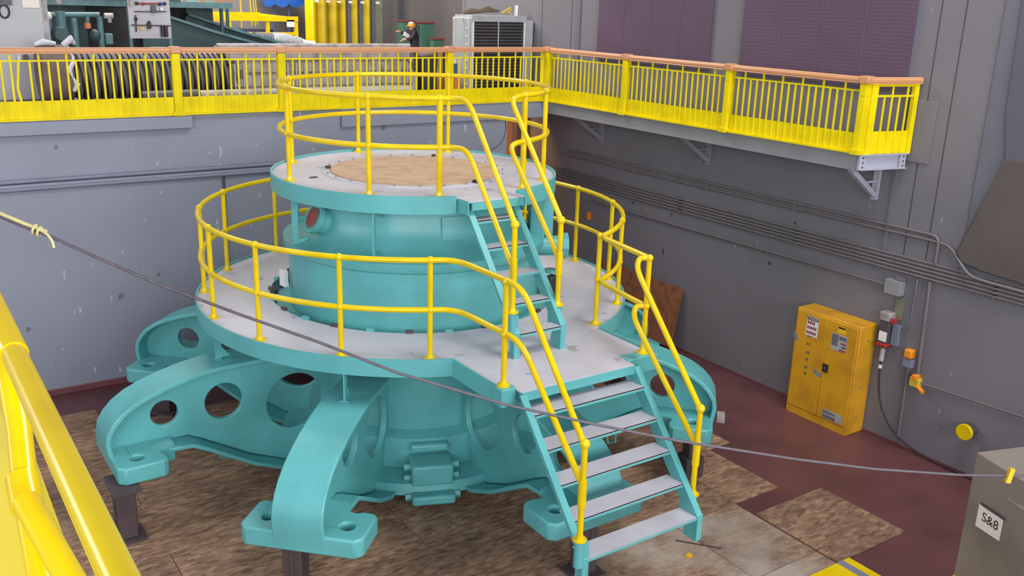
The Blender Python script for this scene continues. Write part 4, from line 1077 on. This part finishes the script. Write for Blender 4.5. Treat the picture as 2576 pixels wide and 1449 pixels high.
MB().tube([(X0 - .22, YC + .2, ztop - .04), (X0, YC + .2, ztop - .04)], .02, 8).build('side_bolt', M['white'], t)
p0 = at_y(1168, 34, YC + .2); cm = MB()
pts = [at_y(x, y, YC + .25) for x, y in ((1166, 38), (1185, 33), (1205, 34), (1225, 28), (1240, 32), (1256, 34))]
cm.tube(pts, [.03, .06, .04, .07, .04, .02], 8)
o = cm.build('canvas_rag', M['brownrag']); o.location = (0, 0, .045); tag(o, 'crumpled brown canvas lying on top of the finned cooler', 'rag')
cm = MB(); 
cm.tube([at_y(x, y, YC + .3) for x, y in ((1262, 33), (1275, 25), (1284, 19), (1285, 27), (1277, 31), (1288, 35))], .014, 6)
o = cm.build('yellow_strap', M['tape']); tag(o, 'yellow strap looped on top of the finned cooler', 'strap')

# --- dark teal machine behind
t = thing('generator_unit', 'dark teal machine with a raised deck and sloping arms, behind the fence at left', 'machine', (-.5, 9.5, ZU))
YD = 9.0
a, b = at_y(108, 12, YD), at_y(585, 15, YD)
zb_ = b.z
MB().span((a.x - .3, YD, zb_ - .055), (b.x, YD + 3.0, zb_ + .06)).build('deck', M['teal_pipe'], t)
MB().span((a.x - .3, YD - .01, zb_ + .06), (at_y(455, 4, YD).x, YD + .05, zb_ + .2)).build('upper_fascia', M['teal_d'], t)
for px in (557, 572):
    q = at_y(px, 40, YD + (.15 if px == 557 else 1.2))
    MB().span((q.x - .028, q.y - .028, ZU + .5), (q.x + .028, q.y + .028, zb_ - .055)).build('deck_post', M['teal_d'], t)
for k, (yy, dx, dz) in enumerate(((8.6, 0, 0), (9.6, .35, .06))):
    top = [at_y(px, py, yy) for px, py in ((430, 40), (540, 76), (600, 93), (640, 104), (672, 113), (690, 128), (692, 200))]
    prof = [(p.x + dx, p.z + dz) for p in top]
    vs = []; n = len(prof)
    for x, z in prof:
        for yq, dzq in ((yy, 0), (yy + .42, 0), (yy + .42, -.05), (yy, -.05)): vs.append((x, yq, z + dzq))
    fs = [(0, 1, 2, 3), tuple(4 * (n - 1) + q for q in (3, 2, 1, 0))]
    for j in range(n - 1):
        for q in range(4): fs.append((4 * j + q, 4 * j + (q + 1) % 4, 4 * j + 4 + (q + 1) % 4, 4 * j + 4 + q))
    mb = MB(); mb.add(vs, fs)
    af = mb.build('arm', M['teal_pipe'], t, smooth=60)
    mb = MB(); mb.prism([[(x, z - .052) for x, z in prof] + [(prof[-1][0], ZU), (prof[0][0] - .5, ZU), (prof[0][0] - .5, prof[0][1] - .04)]], lambda x, z, tt, yy=yy: Vector((x, tt, z)), yy + .18, yy + .24)
    mb.build('arm_web', M['teal_d'], af, smooth=60)
MB().cyl((-.9, YD + 1.6, ZU), (-.9, YD + 1.6, zb_ - .05), 1.25, 40).build('core', M['black'], t)
MB().span((a.x - .3, YD + .8, ZU), (.6, YD + .9, zb_ - .06)).build('casing', M['teal_d'], t)
bl = at_y(480, 85, 8.62)
for px, py in ((400, 112), (455, 112)):
    q = at_y(px, py, 8.2); MB().box((q.x, 8.2, ZU + .38), (.35 if px == 400 else .1, .3, .76)).build('pedestal', M['teal_pipe'], t, bevel=.05)
for px in (465, 508, 545, 560, 576):
    q = at_y(px, 4, YD + .2)
    o = MB().cyl((q.x, YD + .2, zb_ + .06), (q.x, YD + .2, zb_ + .34), .032, 10).build('wooden_stub', M['orange_cone'])
    tag(o, 'short orange-brown stub standing on the dark teal machine deck', 'stub', 'stubs on the teal machine deck')
# pipework left of the board
t = thing('pipe_manifold', 'grey-teal pipe manifold with valves behind the fence, right of the tall grey cabinet', 'pipes', (-2.3, 7.9, ZU))
YP = 7.9
def pp(px, py, y=YP): return at_y(px, py, y)
MB().tube([pp(120, 37), pp(250, 37)], .045, 14).build('header_pipe', M['teal_pipe'], t)
for px, r_, y0 in ((122, .05, 45), (150, .085, 28), (185, .055, 45), (250, .05, 42)):
    q = pp(px, y0); MB().tube([q, Vector((q.x, YP, ZU))], r_, 14).build('riser_pipe', M['teal_pipe'], t)
q = pp(120, 40); o = MB().ball(q, .075, 14).build('cap', M['paper'], t); o['label'] = 'cream end cap'
q = pp(220, 58); MB().tube([pp(220, 37), q], .04, 12).build('drain_pipe', M['teal_pipe'], t); o = MB().cyl(q, q - Vector((0, 0, .09)), .055, 12).build('drain_cap', M['orange_cone'], t)
q = pp(150, 85); MB().ball(q + Vector((0, -.05, 0)), .15, 16).build('valve_body', M['teal_d'], t); MB().cyl(q + Vector((0, -.15, 0)), q + Vector((0, -.22, 0)), .11, 18).build('handwheel', M['teal_d'], t)
q = pp(240, 88); MB().ball(q, .10, 14).build('valve_body', M['teal_d'], t)
q = pp(274, 98); MB().box(q, (.13, .12, .19)).build('actuator_box', M['teal_pipe'], t, bevel=.02)
q = pp(147, 4); MB().cyl(q + Vector((0, -.03, 0)), q + Vector((0, .03, 0)), .045, 16).build('gauge', M['offwhite'], t); MB().cyl(q, pp(150, 26), .012, 8).build('gauge_stem', M['darkgrey'], t)
q = pp(275, 42); MB().cyl(pp(262, 40), pp(284, 40), .05, 12).cyl(q, q - Vector((0, 0, .1)), .035, 10).build('pipe_tee', M['offwhite'], t)
# instrument board
YI = 7.3
t = thing('instrument_board', 'pale grey board with fittings and gauges on teal legs, behind the fence', 'board', (at_y(375, 50, YI).x, YI, ZU))
a, b = at_y(318, -25, YI), at_y(432, 97, YI)
MB().span((a.x, YI, b.z), (b.x, YI + .03, a.z)).build('panel', M['boardgrey'], t)
for px in (329, 429):
    q = at_y(px, 100, YI + .06); MB().span((q.x - .025, YI + .03, ZU), (q.x + .025, YI + .08, a.z)).build('leg', M['teal_pipe'], t)
def bb(px, py): return at_y(px, py, YI - .04)
MB().tube([bb(340, 9), bb(418, 9)], .016, 8).build('air_line', M['maroon'], t); MB().tube([bb(338, 29), bb(418, 29)], .010, 8).build('air_line', M['darkgrey'], t); MB().tube([bb(330, 63), bb(430, 65)], .011, 8).build('air_line', M['darkgrey'], t)
q = bb(386, 22); MB().cyl(q + Vector((0, 0, .06)), q - Vector((0, 0, .07)), .042, 14).build('filter_bowl', M['ink_grey'], t)
for px, py, m_ in ((344, 8, 'black'), (360, 9, 'maroon'), (401, 10, 'black'), (414, 9, 'black'), (375, 57, 'black')):
    MB().ball(bb(px, py), .032, 10).build('fitting', M[m_], t)
MB().ball(bb(407, 9), .028, 10).build('blue_collar', M['blue'], t)
q = bb(375, 65); MB().cyl(q + Vector((0, 0, .05)), q - Vector((0, 0, .05)), .034, 12).build('regulator', M['black'], t)
q = bb(413, 78); MB().cyl(q + Vector((-.025, 0, .10)), q - Vector((.025, 0, .10)), .036, 12).cyl(q + Vector((.035, 0, .08)), q + Vector((.035, 0, -.10)), .03, 12).build('filter_pair', M['black'], t)
MB().cyl(bb(341, 38), bb(343, 80), .014, 8).build('valve_stem', M['steel_brown'], t); MB().ball(bb(342, 48), .03, 8).build('valve_knob', M['black'], t)
MB().box(bb(331, 5), (.07, .05, .12)).build('switch_box', M['offwhite'], t); MB().box(bb(407, 23), (.055, .01, .055)).build('card', M['white'], t); MB().box(bb(358, 72), (.07, .01, .035)).build('tag_plate', M['tape'], t)

# --- farther back
t = thing('lifting_frame', 'yellow rectangular tube frame with a white sign, far behind the fence', 'frame', (2.4, 12.6, ZU))
YF = 12.6
a, b = at_y(495, 38, YF), at_y(748, 48, YF)
zt_ = b.z
def yb(p, q, w=.12): MB().bar(p, q, w, w).build('tube', M['yellow'], t)
yb(Vector((a.x, YF, zt_)), Vector((b.x, YF, zt_))); yb(Vector((a.x, YF + 1.0, zt_ + .06)), Vector((b.x - .6, YF + 1.0, zt_ + .06))); yb(Vector((b.x - .04, YF, zt_)), Vector((b.x - .6, YF + 1, zt_ + .06)), .08)
MB().bar((b.x - .05, YF, ZU), (b.x - .05, YF, zt_), .09, .09, up=(0, 1, 0)).build('leg', M['yellow'], t)
q = at_y(673, 65, YF); MB().bar((q.x, YF, ZU), (q.x, YF, zt_), .08, .08, up=(0, 1, 0)).build('leg', M['yellow'], t)
MB().bar((a.x, YF, ZU), (a.x, YF, zt_), .08, .08, up=(0, 1, 0)).build('leg', M['yellow'], t)
q = at_y(690, 84, YF); MB().bar((a.x, YF, q.z), (b.x, YF, q.z), .06, .06).build('tube', M['yellow'], t)
a, b = at_y(721, 50, YF - .05), at_y(741, 68, YF - .05)
sg = MB().span((a.x, YF - .06, b.z), (b.x, YF - .05, a.z)).build('sign', M['paper'], t)
o = MB().span((at_y(510, 50, 13.2).x, 13.2, at_y(510, 55, 13.2).z), (at_y(582, 50, 13.2).x, 13.35, at_y(510, 47, 13.2).z)).build('handrail_run', M['rail_wood']); tag(o, 'brown wooden handrail end seen under the yellow tube frame', 'handrail')
q = at_y(575, 60, 13.25); o = MB().span((q.x - .05, 13.2, ZU), (q.x + .05, 13.3, at_y(575, 54, 13.2).z)).build('fence_post', M['yellow_fence']); tag(o, 'short yellow post under the far brown handrail end', 'post')
q = at_y(590, 85, 14.2); dmn = MB().lathe([(.0001, 0), (.62, 0), (.60, .5), (.52, .78), (.38, .95), (.2, 1.03), (.0001, 1.05)], 32, c=(q.x - .2, 14.4, ZU), closed_prof=False)
o = dmn.build('dome_tank', M['ink_grey']); tag(o, 'grey domed tank behind the yellow tube frame', 'tank')
# silver flexible duct
t = thing('flexible_duct', 'silver flexible duct with crumpled plastic, above the white casing', 'duct', (3.0, 11.4, ZU))
YS = 11.2; p0, p1, p2, p3 = at_y(638, 96, YS), at_y(712, 101, YS), at_y(757, 108, YS), at_y(790, 112, YS)
pts = []; rr = []
for k in range(41):
    p = p0.lerp(p1, k / 40); pts.append(p); rr.append(.135 + .016 * math.cos(k * PI / 2))
MB().tube(pts, rr, 16).build('duct', M['ink_grey'], t)
MB().tube([p0.lerp(p1, .62), p1, p2], [.16, .165, .12], 16).build('foil_wrap', M['silver'], t)
MB().tube([p2, p2.lerp(p3, .5), p3], [.11, .07, .09], 12).build('plastic_end', M['plastic'], t)
MB().bar((p0.x + .3, YS, ZU), (p0.x + .3, YS, p0.z - .12), .08, .08, up=(0, 1, 0)).build('prop', M['darkgrey'], t)
q = at_y(806, 112, 10.2); o = MB().ball((q.x, 10.2, ZU + .32), .45, 20, .95).build('covered_heap', M['blanket']); tag(o, 'brown covered heap at the end of the silver duct', 'heap')
# yellow corrugated partition
t = thing('corrugated_partition', 'tall yellow corrugated folding partition with grey posts, far behind', 'partition', (6, 14, ZU))
YY = 13.5; xs = [at_y(px, 60, YY).x for px in (769, 797, 826, 853, 882, 912, 943, 1000)]
for k in range(6):
    xa_, xb_ = xs[k], xs[k + 1]; cm = MB()
    w = xb_ - xa_; gap = .12 if k >= 3 else .0
    pts = []
    for j in range(13):
        u_ = j / 12; pts.append((xa_ + (w - gap) * u_, YY - .16 * math.sin(PI * u_)))
    pts2 = [(x, y + .03) for x, y in pts[::-1]]
    cm.prism([pts + pts2], lambda x, y, z: Vector((x, y, z)), ZU, 8.5)
    cm.build('corrugated_leaf', M['mustard'] if k > 0 else M['yellow'], t, smooth=60)
    if gap: MB().span((xb_ - gap, YY - .04, ZU), (xb_, YY + .04, 8.5)).build('post', M['ink_grey'], t)
MB().span((xs[6], YY - .02, ZU), (xs[6] + .22, YY + .05, 8.5)).build('post', M['olive'], t)
for k in range(6):
    q = at_y((797, 826, 853, 882, 912, 950)[k], 3 + k * .8, YY - .18); MB().box(q, (.10, .03, .05)).build('hinge', M['paper'], t)
o = MB().span((at_y(1003, 50, 15.4).x, 15.35, ZU), (at_y(1015, 50, 15.4).x, 15.45, 9)).build('downpipe', M['ink_grey']); tag(o, 'blue-grey vertical duct on the far wall left of the green lockers', 'duct')
# blue canopy and what stands below
t = thing('canopy', 'blue tarpaulin canopy with scalloped edge on blue poles, top of the picture', 'canopy', (4.4, 15, ZU))
YN = 14.8; xa_, xb_ = at_y(664, 5, YN).x, at_y(768, 5, YN).x; ze = at_y(715, 10, YN).z
out = []
nsc = 3
for j in range(31):
    u_ = j / 30; out.append((xa_ + (xb_ - xa_) * u_, ze - .09 * abs(math.sin(PI * nsc * u_ + .6))))
out += [(xb_, ze + .35), (xa_, ze + .35)]
cm = MB().prism([out], lambda x, z, tt: Vector((x, tt, z)), YN, YN + .02)
cm.span((xa_, YN, ze + .33), (xb_, YN + .9, ze + .36)).build('cloth', M['blue'], t)
for px in (690, 728):
    q = at_y(px, 60, YN + .1); MB().cyl((q.x, YN + .1, ZU), (q.x, YN + .1, ze + .33), .03, 8).build('pole', M['ink_blue'], t)
for px, h_, lab in ((640, .85, 'navy covered stack standing under the blue canopy, left'), (733, .62, 'navy covered cone standing under the blue canopy, right')):
    q = at_y(px, 60, YN + .3); o = MB().cyl((q.x, YN + .35, ZU), (q.x, YN + .35, ZU + h_), .55 if px < 700 else .22, 16, .5 if px < 700 else .05).build('covered_stack', M['navy']); tag(o, lab, 'covered stack')
q = at_y(695, 84, 14.4); o = MB().box((q.x, 14.4, ZU + .30), (.3, .3, .6)).build('carton', M['yellow_brown']); tag(o, 'brown carton behind the yellow tube frame', 'carton')
for k, (px, y0, y1) in enumerate(((608, -10, 70), (628, -10, 64), (636, -10, 66), (641, -10, 62))):
    a_, b_ = at_y(px - 4, y0, 14.0), at_y(px + (0 if k == 0 else 6), y1, 14.0)
    o = MB().bar(a_ + Vector((0, 0, 1.2)), b_, .06, .02).build('hanging_strap', M['yellow_worn']); tag(o, 'yellow lifting strap hanging behind the blue canopy area', 'strap', 'yellow straps hanging far left')
# green lockers
for a_, b_, y0, lab in ((1011, 1044, 51, 'taller green locker with maroon top, behind the person'), (1058, 1093, 55, 'green locker with maroon top, right of the person'), (1089, 1117, 96, 'low green locker with maroon top, next to the dark corner')):
    YL = 12.9 if y0 > 90 else 13.2
    A_, B_ = at_y(a_, y0, YL), at_y(b_, y0, YL)
    t = thing('locker', lab, 'locker', ((A_.x + B_.x) / 2, YL + .2, ZU), 'green lockers by the far wall')
    MB().span((A_.x, YL, ZU), (B_.x, YL + .3 * (1 if y0 < 90 else .6), A_.z - .04)).build('body', M['green'], t, bevel=.01); MB().span((A_.x - .02, YL - .02, A_.z - .04), (B_.x + .02, YL + .3 * (1 if y0 < 90 else .6) + .02, A_.z)).build('lid', M['maroon'], t)
# person bending over near the lockers
def skin_body(name, verts, edges, radii, mat, parent):
    me = bpy.data.meshes.new(name); off = Vector(parent.location)
    me.from_pydata([tuple(Vector(v) - off) for v in verts], edges, []); me.materials.append(mat)
    o = bpy.data.objects.new(name, me); col.objects.link(o); o.parent = parent
    s = o.modifiers.new('skin', 'SKIN')
    for i, r_ in enumerate(radii): me.skin_vertices[0].data[i].radius = (r_, r_)
    me.skin_vertices[0].data[0].use_root = True
    sd = o.modifiers.new('sub', 'SUBSURF'); sd.levels = 1; sd.render_levels = 2
    return o
YQ = 11.5; hp = at_y(1042, 94, YQ); hx = hp.x; hz = ZU + .82
t = thing('person', 'person in dark work clothes and orange and white hard hat, bending over by the lockers', 'person', (hx, YQ, ZU))
L_ = lambda dx, dy, z: (hx + dx, YQ + dy, ZU + z)
bv = [L_(0, 0, .80), L_(-.04, -.02, .86), L_(-.10, -.06, .95), L_(-.13, -.10, 1.01), L_(-.145, -.13, 1.04),
      L_(.0, -.09, .80), L_(-.03, -.10, .45), L_(0.02, -.10, .09), L_(-.08, -.11, .04),
      L_(.0, .09, .80), L_(.03, .10, .45), L_(.06, .10, .09), L_(-.04, .11, .04),
      L_(-.12, -.22, .96), L_(-.22, -.26, .80), L_(-.36, -.24, .78),
      L_(-.12, .10, .98), L_(-.24, .08, .90), L_(-.38, .04, .94)]
be = [(0, 1), (1, 2), (2, 3), (3, 4), (0, 5), (5, 6), (6, 7), (7, 8), (0, 9), (9, 10), (10, 11), (11, 12), (3, 13), (13, 14), (14, 15), (3, 16), (16, 17), (17, 18)]
br = [.145, .135, .15, .10, .065, .095, .07, .055, .045, .095, .07, .055, .045, .065, .05, .04, .065, .05, .04]
skin_body('body', bv, be, br, M['cloth'], t)
hc = Vector(L_(-.17, -.16, 1.075))
hm = MB().ball(hc, .078, 16, 1.15).ball(hc + Vector((-.077, 0, -.02)), .022, 8); hm.build('head', M['skin'], t)
fm = MB()
for s in (-1, 1): fm.ball(hc + Vector((-.070, s * .03, .012)), .010, 8)
fm.build('eyes', M['black'], t)
ht = MB().lathe([(.0001, .105), (.05, .097), (.08, .065), (.097, .018), (.10, 0), (.09, 0), (.0001, .085)], 24, c=hc + Vector((0, 0, .02)), closed_prof=False); ht.box(hc + Vector((-.105, 0, .024)), (.07, .12, .01))
o = ht.build('hard_hat', M['orange'], t); o['label'] = 'orange hard hat'
MB().lathe([(.0001, .110), (.05, .102), (.074, .075)], 24, c=hc + Vector((-.006, 0, .023)), closed_prof=False).build('hat_sticker', M['white'], t)
for s in (-1, 1):
    w = Vector(bv[15] if s < 0 else bv[18]); hd = MB()
    dirv = (w - Vector(bv[14] if s < 0 else bv[17])).normalized(); sd_ = dirv.cross(Vector((0, 0, 1))).normalized()
    hd.tube([w, w + dirv * .05, w + dirv * .09], [.03, .042, .036], 10)
    for k in range(4):
        q = w + dirv * .085 + sd_ * ((k - 1.5) * .018); hd.tube([q, q + dirv * .04 + Vector((0, 0, -.01)), q + dirv * (.06 + .008 * (k in (1, 2))) + Vector((0, 0, -.03))], [.010, .009, .007], 6)
    q = w + dirv * .04 + sd_ * .035; hd.tube([q, q + sd_ * .025 + dirv * .02, q + sd_ * .03 + dirv * .05], [.012, .010, .008], 6)
    hd.build('hand', M['skin'], t)
vm = MB()
for s in (-1, 1): vm.bar(L_(.03, s * .09 - .05, .93), L_(-.03, s * .09 - .10, 1.06), .03, .012, up=(1, 0, .5))
vm.build('reflective_stripe', M['galv'], t)
sk = at_y(1024, 88, YQ); o = MB().bar(at_y(1016, 84, YQ - .1), at_y(1029, 93, YQ - .1), .04, .10).build('white_sheet', M['white']); tag(o, 'white sheet held out by the bending person', 'sheet')
o = MB().span((sk.x - .25, YQ - .5, ZU), (sk.x - .07, YQ - .3, ZU + .55)).build('work_stand', M['brownrag']); tag(o, 'brown stand in front of the bending person', 'stand')
# white bag and small valve on the machine deck
p = Vector((-1.66, .33, 2.47)); o = MB().box(p, (.05, .12, .20), rz=.2).build('tag_bag', M['white']); tag(o, 'white tag bag hanging on the left side of the teal drum', 'bag')
p = at_z(1388, 712, ZL + .1)
t = thing('valve', 'small teal handwheel valve with a black body on the lower deck behind the narrow stairs', 'valve', (p.x, p.y, ZL))
MB().box((p.x, p.y, ZL + .10), (.16, .14, .20)).build('body', M['black'], t, bevel=.02)
MB().cyl((p.x + .06, p.y + .1, ZL), (p.x + .06, p.y + .1, ZL + .24), .02, 10).cyl((p.x + .06, p.y + .1, ZL + .22), (p.x + .06, p.y + .1, ZL + .25), .10, 18).build('handwheel', M['teal'], t)
p = at_z(1808, 1052, .7); o = MB().box((3.02, -2.74, .715), (.10, .14, .10), rz=R(-45)).build('shim_plate', M['offwhite']); tag(o, 'small pale plate at the edge of the right front foot', 'plate')
